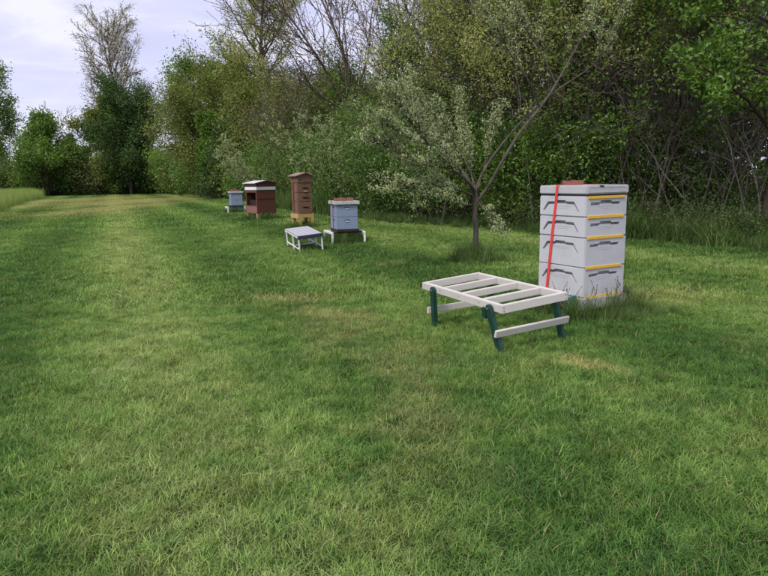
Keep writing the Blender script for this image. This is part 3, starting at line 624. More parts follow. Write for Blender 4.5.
def gable(bm, x0, x1, y0, y1, zb, rise, th):
    xm = (x0 + x1) / 2
    pr = [(x0, zb), (xm, zb + rise), (x1, zb), (x1, zb + th), (xm, zb + rise + th), (x0, zb + th)]
    a = [bm.verts.new((x, y0, z)) for x, z in pr]; b = [bm.verts.new((x, y1, z)) for x, z in pr]
    for i in range(6): bm.faces.new((a[i], a[(i + 1) % 6], b[(i + 1) % 6], b[i]))
    for s_ in (a, b[::-1]): bm.faces.new((s_[0], s_[1], s_[4], s_[5])); bm.faces.new((s_[1], s_[2], s_[3], s_[4]))
def gable_fill(bm, x0, x1, y0, y1, zb, rise):
    xm = (x0 + x1) / 2; a = [bm.verts.new((x, y0, z)) for x, z in ((x0, zb), (x1, zb), (xm, zb + rise))]; b = [bm.verts.new((x, y1, z)) for x, z in ((x0, zb), (x1, zb), (xm, zb + rise))]
    bm.faces.new(a); bm.faces.new(b[::-1])
    for i in range(3): bm.faces.new((a[i], b[i], b[(i + 1) % 3], a[(i + 1) % 3]))
zr = zz + .166
bm_part('gable_board', lambda bm: gable_fill(bm, -.013, Ww + .018, -.018, Wl + .013, zr, .052), M['weathered'], wh)
bm_part('roof', lambda bm: gable(bm, -.075, Ww + .08, -.07, Wl + .07, zr - .016, .078, .02), M['weathered_roof'], wh)
s4 = thing('lumber_stand', 'raw yellow lumber stand under the weathered brown wooden hive', 'stand', WL, (0, 0, wyaw))
for x in (-.02, Ww - .06):
    for y in (-.03, Wl - .06): box('post', (x, x + .085, y, y + .085, -.03, .372), M['lumber'], s4, .004)
box('apron', (-.045, -.0215, -.03, Wl + .02, .25, .370), M['lumber'], s4, .003); box('apron', (.066, Ww - .061, -.025, -.003, .27, .368), M['lumber'], s4, .003)
box('side_shelf', (-.044, .1, .06, Wl - .065, .06, .09), M['lumber'], s4, .003)
s = ribbon('strap', [(-.022, .29, zr - .03), (-.024, .29, zr - .05), (-.024, .295, .36)], [(0, 1, 0)] * 5, .040, M['strap_faded']); s.location = WL; s.rotation_euler = (0, 0, wyaw)
tag(s, 'faded red strap around the weathered wooden hive with the gabled roof', 'strap')
# ------------------------------------------------------------------ red-brown cabinet hive
BL = (-3.949, 20.002, 0); byaw = .713; Wb, Lb = .675, .696
bh = thing('cabinet_hive', 'red brown wooden hive cabinet with white band, open side and low pale roof', 'beehive', BL, (0, 0, byaw))
box('lower_panel', (-.012, -.001, 0, Lb, .215, .43), M['brown_light'], bh, .003); box('lower_panel', (-.012, Wb + .012, -.014, -.001, .215, .43), M['brown'], bh, .003)
def shell(bm):
    addbox(bm, 0, .02, 0, Lb, .22, .46); addbox(bm, 0, .02, 0, .06, .461, .86); addbox(bm, 0, .02, Lb - .05, Lb, .461, .86); addbox(bm, 0, .02, 0, Lb, .861, 1.08)
    addbox(bm, .021, Wb, 0, .02, .22, 1.08); addbox(bm, .021, Wb, Lb - .02, Lb, .22, 1.08); addbox(bm, Wb - .02, Wb, .021, Lb - .021, .22, 1.08); addbox(bm, .021, Wb - .021, .021, Lb - .021, .22, .25)
bm_part('cabinet_wall', shell, M['brown'], bh, .002)
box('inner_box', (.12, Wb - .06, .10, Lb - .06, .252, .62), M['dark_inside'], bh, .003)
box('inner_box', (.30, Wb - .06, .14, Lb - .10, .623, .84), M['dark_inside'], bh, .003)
box('white_band', (-.014, Wb + .014, -.018, -.0145 + .012, .945, 1.042), M['white_paint'], bh, .002); box('white_band', (-.014, -.002, .0, Lb + .01, .945, 1.042), M['white_paint'], bh, .002)
box('upper_frame', (-.022, Wb + .022, -.026, Lb + .015, 1.0635, 1.150), M['brown'], bh, .003)
bm_part('gable_board', lambda bm: gable_fill(bm, -.02, Wb + .02, -.024, Lb + .012, 1.151, .068), M['brown'], bh)
bm_part('roof', lambda bm: gable(bm, -.075, Wb + .075, -.055, Lb + .06, 1.146, .085, .010), M['roof_metal'], bh)
bm_part('rake_board', lambda bm: gable(bm, -.08, Wb + .08, -.080, -.057, 1.132, .085, .027), M['brown'], bh)
for x in (.0, Wb - .10):
    for y in (.0, Lb - .10): box('leg', (x, x + .10, y, y + .10, -.03, .219), M['lumber_tan'], bh, .004)
box('panel_batten', (Wb * .03, Wb * .97, -.012, -.001, .66, .672), M['brown'], bh, .002)
# ------------------------------------------------------------------ far hive
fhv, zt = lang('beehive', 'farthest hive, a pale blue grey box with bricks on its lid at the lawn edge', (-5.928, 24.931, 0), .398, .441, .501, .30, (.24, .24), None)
LF = dict(base=(-5.928, 24.931, 0), yaw=.398)
for k, (x, y, a) in enumerate(((.10, .15, .1), (.30, .2, 1.2))):
    brick(local((x, y, zt + .001), **LF), .4 + a, ['left brick on the lid of the farthest hive', 'right brick on the lid of the farthest hive'][k], (.22, .11, .06), 'bricks on the farthest hive lid')
s5 = thing('low_white_stand', 'white stand sticking out to the left under the farthest hive', 'stand', (-5.928, 24.931, 0), (0, 0, .398))
for x in (-.14, .52):
    box('side_rail', (x - .03, x + .03, -.02, .52, .19, .248), M['white_paint'], s5, .004)
    for y in (.0, .50): bar('leg', (x, y, -.03), (x, y, .1895), .055, .045, M['white_paint'], s5, .004)
for y in (.06, .44): box('cross_rail', (-.109, .489, y - .02, y + .02, .20, .248), M['teal'], s5, .003)
box('drip_panel', (-.02, .46, -.005, .015, .07, .249), M['teal'], s5, .003)
# long grass left unmown round the hives and the tree
lg = [blades('grass_clump', 90 + i, 60, .09, .27, .0065, M['l_weed'], .35, .45, 3, .4) for i in range(4)]
seedr = np.random.default_rng(3)
def seed_clump(i):
    g_, polys, cs, ax = np.random.default_rng(200 + i), [], [], []
    for k in range(5):
        p0 = v3((g_.normal(0, .04), g_.normal(0, .04), 0)); ln = g_.uniform(.26, .42); d = norm(v3((g_.normal(0, .25), g_.normal(0, .25), 1)))
        P = [p0 + d * ln * t + v3((d[0], d[1], 0)) * .25 * t * t for t in np.linspace(0, 1, 5)]
        polys.append((np.array(P), np.full(5, .0011)))
        for j in range(22): cs.append(P[4] - (P[4] - P[3]) * g_.uniform(0, 1.0) + g_.normal(0, .003, 3)); ax.append(d + g_.normal(0, .5, 3))
    V1, F1 = tubes(polys, 3); cs, ax = np.array(cs), np.array(ax)
    V2, F2, t2 = leaf_arrays(cs, ax, g_.normal(size=cs.shape), .016, .006, g_.uniform(0, 1, len(cs)))
    me = np_mesh('seed_head', np.concatenate([V1, V2]), np.concatenate([F1, F2 + len(V1)]), 4, np.concatenate([np.full(len(V1), .3), t2])); me.materials.append(M['l_seed'])
    return bpy.data.objects.new('seed_head', me)
heads = [seed_clump(i) for i in range(3)]
pts = []
def ring(cx_, cy_, yaw, x0, x1, y0, y1, n, s0, s1, inner=None):
    for _ in range(n):
        x, y = rng.uniform(x0, x1), rng.uniform(y0, y1); q = local((x, y, 0), (cx_, cy_, 0), yaw); pts.append((q[0], q[1], rng.uniform(s0, s1)))
ring(HX, HY, HYAW, -.16, .62, -.20, -.05, 30, .25, .55); ring(HX, HY, HYAW, -.12, .55, -.14, -.05, 7, .6, .95); ring(HX, HY, HYAW, -.22, -.10, -.1, .6, 24, .4, .9); ring(HX, HY, HYAW, .5, .7, -.1, .6, 30, .35, .9); ring(HX, HY, HYAW, 0, .5, 0, .6, 20, .3, .5)
ring(HX, HY, HYAW, -.1, .8, -.36, -.15, 34, .2, .42)
ring(-.87, 12.0, .3, -.15, .55, -.12, .7, 70, .45, .85); ring(-2.143, 16.25, .549, -.2, .5, -.15, .5, 60, .4, .8); ring(-3.95, 20, .713, -.2, .8, -.2, .8, 90, .5, .9); ring(-5.93, 24.93, .4, -.2, .6, -.2, .6, 60, .5, 1.0)
ring(-1.43, 10.74, .38, 0, .43, 0, .9, 26, .3, .55); ring(.82, 4.2, .42, .1, .5, .1, 1.0, 20, .18, .32)
for _ in range(46):
    a, r_ = rng.uniform(0, 6.28), abs(rng.normal(0, .22)); pts.append((1.34 + r_ * math.cos(a), 9.05 + r_ * math.sin(a), rng.uniform(.5, 1.1)))
pts = np.array(pts)
scatter('long_grass', pts[:, 0], pts[:, 1], np.zeros(len(pts)), rng.uniform(0, 6.28, len(pts)), pts[:, 2], rng.integers(0, 4, len(pts)), lg)
hp = np.array([local((rng.uniform(-.14, .55), rng.uniform(-.16, -.05), 0)) for _ in range(9)] + [local((rng.uniform(-.20, -.12), rng.uniform(-.1, .2), 0)) for _ in range(5)])
scatter('seed_heads', hp[:, 0], hp[:, 1], hp[:, 2] * 0, rng.uniform(0, 6.28, len(hp)), rng.uniform(.5, .85, len(hp)), rng.integers(0, 3, len(hp)), heads)
# ------------------------------------------------------------------ the silver leaved tree by the hive
def px_path(pts): return np.array([at(*p) for p in pts])
def smooth(P, n=4):
    P = np.asarray(P); t = np.arange(len(P)); tt = np.linspace(0, len(P) - 1, (len(P) - 1) * n + 1); Q = []
    for x in tt:
        i = int(min(x, len(P) - 2)); f = x - i; p0, p1, p2, p3 = P[max(i - 1, 0)], P[i], P[i + 1], P[min(i + 2, len(P) - 1)]
        Q.append(.5 * (2 * p1 + (p2 - p0) * f + (2 * p0 - 5 * p1 + 4 * p2 - p3) * f * f + (3 * p1 - p0 - 3 * p2 + p3) * f ** 3))
    return np.array(Q)
def hand_tree(name, label, cat, origin, paths, leafy, leaf, bk, seed, n_leaf, lsize, lw, jitter, twig_n=16, twig_len=.45, group=None, fwd_up=.35):
    """main limbs laid out point by point, side sprays grown on the leafy ones"""
    g = Grow(seed); O = v3((origin[0], origin[1], 0))
    for (P, r0, r1) in paths:
        Q = smooth(P) - O; rr = np.linspace(r0, r1, len(Q)); rr = rr * (1 + g.rng.normal(0, .04, len(Q))); g.thick.append((Q, rr))
    spec = dict(levels=2, leaflev=0, wig=.10, trop=(.05, .03), nc=(5, 0), t0=(.15, .2), ang=(38, 30), ratio=(.42, .4), rr=.6, step=.12, sdens=16, rmin=.0022, tip=.35, thick=.5)
    for (pi, t0, t1, n, ln, lift) in leafy:
        Q = smooth(paths[pi][0]) - O; m = len(Q) - 1
        for k in range(n):
            t = (t0 + (t1 - t0) * (k + g.rng.uniform()) / n) * m; i = min(int(t), m - 1); p = Q[i] + (Q[i + 1] - Q[i]) * (t - i); d = norm(Q[i + 1] - Q[i])
            nd = norm(d * .9 + g.rng.normal(size=3) * .24 + UP * lift)
            g.branch(p, nd, ln * g.rng.uniform(.6, 1.2), .006, 0, spec)
    g.thick.append((paths[0][0][:1] - O + v3([(0, 0, -.09), (0, 0, .02), (0, 0, .10), (0, 0, .24)]), np.array([.085, .068, .052, .040])))
    o = thing(name, label, cat, (origin[0], origin[1], 0), group=group)
    link('trunk', tube_mesh('trunk', g.thick, 9), bk, o); link('twigs', tube_mesh('twigs', g.thin, 3), bk, o)
    leaves_obj(g, n_leaf, lsize, lw, leaf, o, 'crown', jitter, .4)
    return o
D0 = 9.05
P = [
 (px_path([(476, 266, D0), (475.5, 250, D0), (476, 232, D0), (475, 214, D0), (476, 200, D0), (475, 192, D0)]), .041, .032),            # 0 trunk
 (px_path([(477, 202, D0), (489, 185, D0 - .05), (502, 162, D0 - .1), (519, 134, D0 - .1), (540, 108, D0), (556, 84, D0 + .1), (575, 50, D0 + .2), (592, 20, D0 + .3), (606, -20, D0 + .4)]), .027, .009),   # 1 right stem
 (px_path([(475, 195, D0), (481, 176, D0 + .1), (496, 152, D0 + .2), (516, 128, D0 + .3), (538, 106, D0 + .3), (560, 88, D0 + .5), (592, 66, D0 + .6), (612, 40, D0 + .8), (630, 4, D0 + .9)]), .021, .006),   # 2 second stem
 (px_path([(475, 192, D0), (468, 182, D0 - .2), (452, 168, D0 - .4), (437, 153, D0 - .6), (424, 140, D0 - .7), (410, 122, D0 - .8), (394, 102, D0 - .9)]), .024, .006),   # 3
 (px_path([(474, 196, D0), (462, 191, D0 - .1), (444, 187, D0 - .3), (428, 184, D0 - .5), (412, 186, D0 - .7), (398, 190, D0 - .8)]), .016, .005),   # 4 drooping
 (px_path([(474, 190, D0), (462, 170, D0 + .1), (447, 152, D0 + .1), (432, 138, D0), (418, 120, D0 - .1), (406, 106, D0 - .2)]), .020, .005),   # 5
 (px_path([(452, 168, D0 - .4), (430, 166, D0 - .6), (412, 160, D0 - .8), (394, 150, D0 - .9), (378, 144, D0 - 1.0)]), .014, .004),   # 6
 (px_path([(475, 190, D0), (470, 168, D0 + .3), (466, 146, D0 + .4), (463, 126, D0 + .5), (461, 108, D0 + .5)]), .016, .004),   # 7
 (px_path([(447, 152, D0 + .1), (436, 132, D0 + .2), (424, 110, D0 + .2), (414, 94, D0 + .2)]), .010, .004),   # 8
 (px_path([(470, 175, D0 + .2), (458, 150, D0), (446, 128, D0 - .1), (440, 117, D0 - .1)]), .010, .004),   # 9
 (px_path([(477, 200, D0), (486, 212, D0 - .2), (494, 226, D0 - .3)]), .010, .003),   # 10
 (px_path([(474, 205, D0), (458, 204, D0 - .3), (442, 196, D0 - .5), (425, 197, D0 - .6)]), .010, .003),   # 11
 (px_path([(424, 140, D0 - .7), (412, 140, D0 - .9), (398, 132, D0 - 1.0), (386, 124, D0 - 1.1)]), .009, .003),   # 12
 (px_path([(478, 188, D0), (486, 160, D0 + .3), (488, 138, D0 + .4), (496, 118, D0 + .5)]), .012, .004),   # 13
 (px_path([(556, 84, D0 + .1), (540, 50, D0 + .1), (520, 20, D0), (505, -15, D0)]), .014, .004),   # 14
 (px_path([(540, 108, D0), (528, 80, D0 - .2), (508, 50, D0 - .3), (498, 30, D0 - .4)]), .012, .004),   # 15
]
hand_tree('silver_leaf_tree', 'slim tree with silvery yellow green sprays and two long stems leaning right, on the lawn', 'tree', (1.34, 9.05), P,
          [(3, .22, 1, 40, .46, .22), (4, .2, 1, 26, .38, .25), (5, .2, 1, 40, .44, .28), (6, .1, 1, 32, .42, .25), (7, .2, 1, 26, .34, .5), (8, .1, 1, 18, .38, .4), (9, .2, 1, 18, .32, .4),
           (10, .3, 1, 6, .25, .0), (11, .2, 1, 14, .3, .2), (12, .1, 1, 20, .36, .25), (13, .3, 1, 13, .34, .5), (1, .72, 1, 14, .5, .3), (2, .75, 1, 12, .5, .3), (14, .35, 1, 18, .5, .3), (15, .4, 1, 12, .45, .3)],
          M['l_silver'], M['bark_grey'], 11, 24000, .037, .42, .024)
def X(px, Y): return (px - 384) / F * Y
def tb(label, cat, name, px, Y, h, *a, **k): return tree(label, cat, name, X(px, Y) , Y, h, *a, **k)
# ------------------------------------------------------------------ right side
BR = dict(bk=M['bark_brown'])
tb('large leafy tree at the right edge with bright broad leaves hanging over the hedge', 'tree', 'broadleaf_tree', 762, 11.3, 5.6, M['l_bright'], M['bark_brown'], 21, 30000, .082, .62,
   nc=(22, 7, 5), ang=(78, 45, 40), ratio=(.42, .5, .5), t0=(.30, .2, .2), jitter=.085, leaflev=2, r0=.09, trop=(.05, -.02, -.03, -.03))
tb('leafy tree with mid green foliage behind the white hive, right of the leaning stems', 'tree', 'broadleaf_tree', 700, 15.6, 7.2, M['l_mid'], M['bark_brown'], 22, 22000, .09, .6,
   nc=(20, 7, 5), ang=(74, 45, 40), ratio=(.38, .5, .5), t0=(.30, .2, .2), jitter=.16, r0=.10)
tb('young tree with fresh green leaves rising behind the tall white hive', 'tree', 'young_tree', 652, 13.2, 5.6, M['l_bright'], M['bark_brown'], 23, 5500, .085, .6,
   nc=(12, 6, 4), ang=(55, 45, 40), ratio=(.38, .5, .5), t0=(.35, .2, .2), jitter=.12, r0=.06, stems=3, spread=.25)
tb('tree with pale yellow green new foliage above the leaning stems', 'tree', 'willow_tree', 575, 14.8, 7.0, M['l_pale'], M['bark_grey'], 24, 50000, .066, .42,
   nc=(16, 8, 6), ang=(50, 42, 40), ratio=(.42, .5, .5), t0=(.35, .15, .2), jitter=.10, r0=.07, stems=4, spread=.3)
tb('tree with pale olive new foliage between the dark evergreen and the leaning stems', 'tree', 'willow_tree', 530, 15.4, 7.4, M['l_pale'], M['bark_grey'], 25, 52000, .062, .42,
   nc=(15, 8, 6), ang=(50, 42, 40), ratio=(.40, .5, .5), t0=(.40, .15, .2), jitter=.12, r0=.07, stems=3, spread=.3)
tb('olive green tree rising above the tall white hive', 'tree', 'broadleaf_tree', 612, 17.5, 9.5, M['l_olive'], M['bark_brown'], 26, 24000, .10, .5,
   nc=(16, 8, 5), ang=(55, 42, 40), ratio=(.42, .5, .5), t0=(.15, .15, .2), jitter=.2, r0=.10, stems=2, spread=.3)
tb('dark evergreen standing left of the pale willow foliage', 'tree', 'evergreen_tree', 478, 19.6, 11.5, M['l_dark'], M['bark_brown'], 27, 42000, .14, .34,
   nc=(30, 8, 4), ang=(72, 40, 35), ratio=(.26, .45, .5), t0=(.05, .1, .2), jitter=.16, prof='cone', r0=.16, trop=(.03, .0, .0))
tb('second dark evergreen deep behind the right hedge', 'tree', 'evergreen_tree', 680, 19.5, 8.5, M['l_dark'], M['bark_brown'], 28, 22000, .16, .32,
   nc=(28, 8, 4), ang=(72, 40, 35), ratio=(.28, .45, .5), t0=(.03, .1, .2), jitter=.2, prof='cone', r0=.16)
tb('third dark evergreen at the far right behind the hedge', 'tree', 'evergreen_tree', 850, 17.0, 6.0, M['l_dark'], M['bark_brown'], 29, 16000, .17, .32,
   nc=(28, 8, 4), ang=(72, 40, 35), ratio=(.32, .45, .5), t0=(.03, .1, .2), jitter=.2, prof='cone', r0=.16)
# low bright shrubs behind the white hive and along the hedge foot
sh = [ (520, 15.2, 2.3, 'l_bright', 'fresh green shrub at the hedge foot between the silver tree and the white hive'), (560, 14.4, 2.5, 'l_bright', 'bright green shrub just left of the white hive lid'), (608, 14.0, 2.7, 'l_bright', 'bright green shrub directly behind the white hive lid'),
       (640, 13.6, 1.7, 'l_shrub', 'low dark green shrub right of the white hive'), (500, 16.6, 2.6, 'l_shrub', 'shrub with dull leaves behind the trunk of the silver tree'), (448, 17.2, 2.2, 'l_shrub', 'shrub left of the silver tree trunk at the hedge foot'),
       (415, 18.8, 2.4, 'l_shrub', 'shrub right of the two-box blue hive'), (385, 20.0, 2.6, 'l_shrub', 'shrub behind the right edge of the two-box blue hive'), (352, 22.6, 2.7, 'l_shrub', 'dark shrub directly behind the two-box blue hive'),
       (326, 25.5, 3.0, 'l_shrub', 'shrub between the weathered hive and the two-box blue hive'), (430, 19.4, 3.4, 'l_mid', 'taller green shrub standing above the blue hive to the right'), (376, 23.5, 4.3, 'l_shrub', 'tall green shrub above the two-box blue hive'),
       (298, 30.0, 3.2, 'l_shrub', 'shrub behind the weathered wooden hive'), (735, 12.6, 1.5, 'l_shrub', 'low shrub at the foot of the right hedge'), (470, 18.6, 3.3, 'l_mid', 'green shrub behind the silvery sprays')]
for k, (px, Y, h, m_, lb) in enumerate(sh):
    nl = int(6200 * (h / 2.4)); ls = .082 if m_ == 'l_bright' else .060 + .001 * Y
    tb(lb, 'shrub', 'shrub', px, Y, h, M[m_], M['bark_brown'], 100 + k, nl, ls, .58, stems=7, spread=.55, nc=(7, 5, 3), levels=3, leaflev=1, ang=(50, 40, 40), ratio=(.5, .5, .5), t0=(.1, .1, .2), jitter=.15, r0=.018, step=.3, group='shrubs along the hedge', crown='foliage', prof='round')
# taller pale stems reaching up through the leaves
for k, (px, Y, h, lx, lb) in enumerate([(596, 13.6, 5.4, .10, 'tall pale bare stems leaning right above the white hive lid'), (625, 13.4, 5.0, -.04, 'tall pale bare stems just right of the white hive lid'), (664, 13.2, 5.2, .06, 'tall pale bare stems branching between the white hive and the right edge tree'), (538, 14.2, 5.6, .12, 'tall pale bare stems behind the fork of the two leaning stems')]):
    tb(lb, 'sapling', 'bare_sapling', px, Y, h, None, M['bark_pale'], 460 + k, 0, 0, stems=3, spread=.3, nc=(7, 5, 3), levels=4, leaflev=9, wig=.2, ang=(36, 42, 40), ratio=(.42, .5, .5), t0=(.25, .1, .2), r0=.028, lean=(lx, -.03), step=.3, rmin=.0035)
# grey bare saplings and dead vines in the shade
BSL = ['bare grey sapling nearest the right side of the white hive', 'bare sapling a little right of the white hive, leaning left', 'bare sapling leaning right, midway between the white hive and the picture edge', 'bare sapling leaning strongly left before the right hedge',
       'bare sapling in front of the leafy tree at the right edge', 'tall bare sapling leaning right, deeper behind the white hive lid corner', 'tall upright bare sapling deeper in the right hedge, near its middle', 'tall bare sapling leaning right, left of the trunk of the right edge tree',
       'rightmost bare sapling, leaning left at the picture edge', 'deepest bare sapling leaning left, right of the white hive', 'bare sapling showing just above the right end of the white hive lid', 'bare sapling beneath the leaves of the right edge tree', 'bare sapling leaning right above the left end of the white hive lid']
bs = [(645, 12.6, 3.6, .06), (668, 12.9, 4.2, -.05), (690, 12.4, 3.8, .10), (712, 12.2, 4.0, -.12), (738, 11.6, 3.6, .04), (655, 14.0, 5.0, .12), (700, 13.6, 4.6, -.02), (725, 13.4, 4.6, .06), (760, 11.4, 3.4, -.1), (678, 14.6, 5.0, -.14), (632, 14.6, 4.6, .1), (748, 13.0, 4.4, .08), (580, 15.6, 5, .1)]
for k, (px, Y, h, lx) in enumerate(bs):
    tb(BSL[k], 'sapling', 'bare_sapling', px, Y, h, None, M['bark_pale' if k % 3 != 1 else 'bark_grey'], 140 + k, 0, 0, stems=4, spread=.35, nc=(6, 4, 2), levels=4, leaflev=9, wig=.2, ang=(42, 45, 40), ratio=(.5, .5, .5), t0=(.2, .1, .2), r0=.022, lean=(lx, 0), step=.3, group='bare saplings in the right hedge', rmin=.003)
bs2 = [(440, 16.2, 6.0, -.12), (458, 16.8, 6.6, .05), (484, 16.0, 5.4, -.02), (425, 18.0, 7.0, .06), (500, 15.8, 5.6, .12)]
for k, (px, Y, h, lx) in enumerate(bs2):
    tb(['thin pale curving stems above the silvery sprays', 'bare pale stems in front of the dark evergreen', 'bare grey stems just above the fork of the silver tree', 'leggy grey stems rising above the two-box blue hive', 'leaning bare stems right of the dark evergreen'][k], 'sapling', 'bare_sapling', px, Y, h, M['l_olive'], M['bark_grey'], 160 + k, 600, .05, stems=3, spread=.3, nc=(4, 4, 2), levels=4, leaflev=3, wig=.24, ang=(40, 45, 40), ratio=(.42, .5, .5), t0=(.3, .1, .2), r0=.026, lean=(lx, 0), step=.3, rmin=.004)
# thicket mass deeper in the wood (right)
def thicket(seed, blobs, n, size, mat, lw=.5):
    g = np.random.default_rng(seed); B = np.array(blobs); wgt = B[:, 3] * B[:, 4] * B[:, 5]; i = g.choice(len(B), n, p=wgt / wgt.sum())
    d = rnd_unit(g, n) * (g.uniform(.25, 1, n) ** .5)[:, None]; C = B[i, :3] + d * B[i, 3:6]
    # break the masses into sprays
    cl = g.integers(0, n // 60, n); off = g.normal(size=(n // 60, 3)) * .25; C = C * 1.0 + off[cl]
    C = C[C[:, 2] > .05]; n = len(C)
    V, Fc, t = leaf_arrays(C, rnd_unit(g, n), norm(rnd_unit(g, n) + UP * .4), size * g.uniform(.6, 1.3, n), size * lw * g.uniform(.6, 1.3, n), g.uniform(0, 1, n))
    return tag(link('thicket', np_mesh('thicket', V, Fc, 4, t), mat), kind='stuff')
bl = []
for px, Y, zc, rx, ry, rz in ((470, 20, 1.8, 2.2, 1.3, 2.0), (540, 18.5, 2.0, 2.4, 1.4, 2.4), (610, 17.5, 2.2, 2.4, 1.5, 2.6), (680, 16.5, 1.8, 2.4, 1.3, 2.6), (750, 15.5, 1.8, 2.2, 1.3, 2.6), (820, 14.5, 2, 2.4, 1.3, 2.6), (560, 21, 5.5, 3.5, 1.5, 3.2), (650, 20.5, 5.5, 3.5, 1.5, 3.2), (430, 22, 2.6, 2.2, 1.5, 2.2), (395, 25, 2.8, 2.4, 1.5, 2.4), (350, 29, 3, 3, 1.6, 2.8), (310, 34, 3.2, 3, 2, 3)):
    bl.append((X(px, Y), Y, zc, rx, ry, rz))
thicket(7, bl, 75000, .16, M['l_thicket'])
# ------------------------------------------------------------------ middle
tb('bare spreading tree with a fan of purple brown twigs against the sky', 'tree', 'bare_tree', 398, 28.0, 13.5, None, M['bark_twig'], 31, 0, 0, stems=6, spread=.36, nc=(12, 8, 6), levels=4, leaflev=2, ang=(32, 32, 32), ratio=(.46, .5, .55), t0=(.22, .15, .1), r0=.11, wig=.09, rmin=.010, trop=(.0, .04, .04, .02),
   extra=[('crown', M['l_brownish'], 4200, .075, .5, .10, None)])
tb('second bare twiggy tree right of the bare spreading tree', 'tree', 'bare_tree', 448, 26.5, 12.5, None, M['bark_twig'], 32, 0, 0, stems=5, spread=.26, nc=(12, 7, 5), levels=4, leaflev=2, ang=(34, 34, 32), ratio=(.42, .5, .55), t0=(.2, .15, .1), r0=.10, wig=.09, rmin=.009, trop=(.0, .04, .04, .02),
   extra=[('crown', M['l_pale'], 6500, .075, .5, .14, None)])
tb('low twiggy tree with few buds left of the silver sprays', 'tree', 'bare_tree', 335, 31.0, 5.6, None, M['bark_twig'], 33, 0, 0, stems=6, spread=.45, nc=(11, 7, 5), levels=4, leaflev=2, ang=(40, 38, 35), ratio=(.45, .5, .55), t0=(.2, .15, .1), r0=.08, wig=.12, rmin=.010,
   extra=[('crown', M['l_brownish'], 9000, .085, .5, .16, None)])
tb('fresh green tree below the fan of bare twigs', 'tree', 'broadleaf_tree', 372, 29.0, 5.6, M['l_mid'], M['bark_brown'], 34, 16000, .10, .6, nc=(12, 7, 4), ang=(60, 45, 40), ratio=(.5, .5, .5), t0=(.3, .2, .2), jitter=.25, r0=.09)
tb('green tree behind the bare twigs beside the dark evergreen', 'tree', 'broadleaf_tree', 428, 27.0, 6.6, M['l_mid'], M['bark_brown'], 35, 18000, .10, .6, nc=(12, 7, 4), ang=(60, 45, 40), ratio=(.45, .5, .5), t0=(.3, .2, .2), jitter=.25, r0=.09)
tb('silvery shrub with upright sprays between the weathered hive and the silver tree', 'shrub', 'silver_shrub', 340, 22.8, 4.2, M['l_silver'], M['bark_grey'], 36, 9000, .065, .38, stems=9, spread=.62, nc=(22, 3, 3), levels=2, leaflev=1, ang=(32, 32, 30), ratio=(.20, .5, .5), t0=(.30, .1, .2), jitter=.035, r0=.02, step=.3, crown='foliage')
tb('silvery spray of a shrub above the far side of the two-box blue hive', 'shrub', 'silver_shrub', 362, 21.6, 3.7, M['l_silver'], M['bark_grey'], 37, 7000, .060, .38, stems=7, spread=.5, nc=(22, 3, 3), levels=2, leaflev=1, ang=(32, 30, 30), ratio=(.20, .5, .5), t0=(.3, .1, .2), jitter=.035, r0=.02, step=.3, crown='foliage')
tb('silvery shrub between the red brown cabinet and the weathered hive', 'shrub', 'silver_shrub', 276, 33.0, 4.0, M['l_silver'], M['bark_grey'], 38, 11000, .085, .38, stems=12, spread=.8, nc=(20, 3, 3), levels=2, leaflev=1, ang=(34, 35, 30), ratio=(.22, .5, .5), t0=(.2, .1, .2), jitter=.05, r0=.03, step=.3, crown='foliage', lean=(-.2, 0))
tb('tall pale leaved tree rising above the red brown cabinet out of the picture', 'tree', 'pale_tree', 268, 46.0, 17.0, M['l_pale'], M['bark_brown'], 39, 26000, .125, .5, nc=(36, 7, 5), levels=4, leaflev=2, ang=(52, 42, 40), ratio=(.20, .5, .5), t0=(.38, .15, .1), r0=.20, wig=.09, rmin=.014, jitter=.18, trop=(.05, .06, .05))
tb('brown green budding tree behind the weathered wooden hive', 'tree', 'budding_tree', 304, 38.0, 7.0, M['l_brownish'], M['bark_twig'], 40, 20000, .14, .5, stems=3, spread=.3, nc=(13, 7, 5), ang=(50, 42, 40), ratio=(.45, .5, .5), t0=(.15, .15, .1), r0=.14, jitter=.28, rmin=.012)
tb('olive green tree above the red brown cabinet', 'tree', 'broadleaf_tree', 272, 43.0, 7.8, M['l_olive'], M['bark_brown'], 41, 26000, .16, .55, stems=2, spread=.2, nc=(16, 7, 5), ang=(60, 42, 40), ratio=(.42, .5, .5), t0=(.08, .15, .1), r0=.18, jitter=.35, rmin=.012)
tb('budding olive tree left of the tall pale leaved tree', 'tree', 'budding_tree', 240, 50.0, 10.4, M['l_olive'], M['bark_twig'], 42, 24000, .18, .5, stems=2, spread=.2, nc=(16, 7, 5), ang=(58, 42, 40), ratio=(.36, .5, .5), t0=(.08, .15, .1), r0=.18, jitter=.35, rmin=.014)
tb('rounded green tree at the left end of the wood, above the farthest hive', 'tree', 'broadleaf_tree', 214, 55.0, 10.6, M['l_far'], M['bark_brown'], 43, 28000, .21, .5, stems=2, spread=.1, nc=(18, 7, 5), ang=(55, 42, 40), ratio=(.25, .5, .5), t0=(.06, .15, .1), r0=.2, jitter=.35, rmin=.014)
tb('olive tree filling the wood left of the farthest hive', 'tree', 'broadleaf_tree', 224, 50.0, 8.4, M['l_olive'], M['bark_brown'], 44, 30000, .18, .5, stems=2, spread=.3, nc=(16, 7, 5), ang=(62, 42, 40), ratio=(.42, .5, .5), t0=(.05, .15, .1), r0=.16, jitter=.4, rmin=.014)
tb('narrow bright green column of climbing leaves in the wood edge', 'tree', 'ivy_column', 215, 47.5, 6.2, M['l_bright'], M['bark_brown'], 45, 9000, .15, .6, nc=(20, 4, 3), ang=(70, 42, 40), ratio=(.14, .5, .5), t0=(.12, .15, .1), r0=.1, jitter=.18, prof='col', levels=3, leaflev=1)
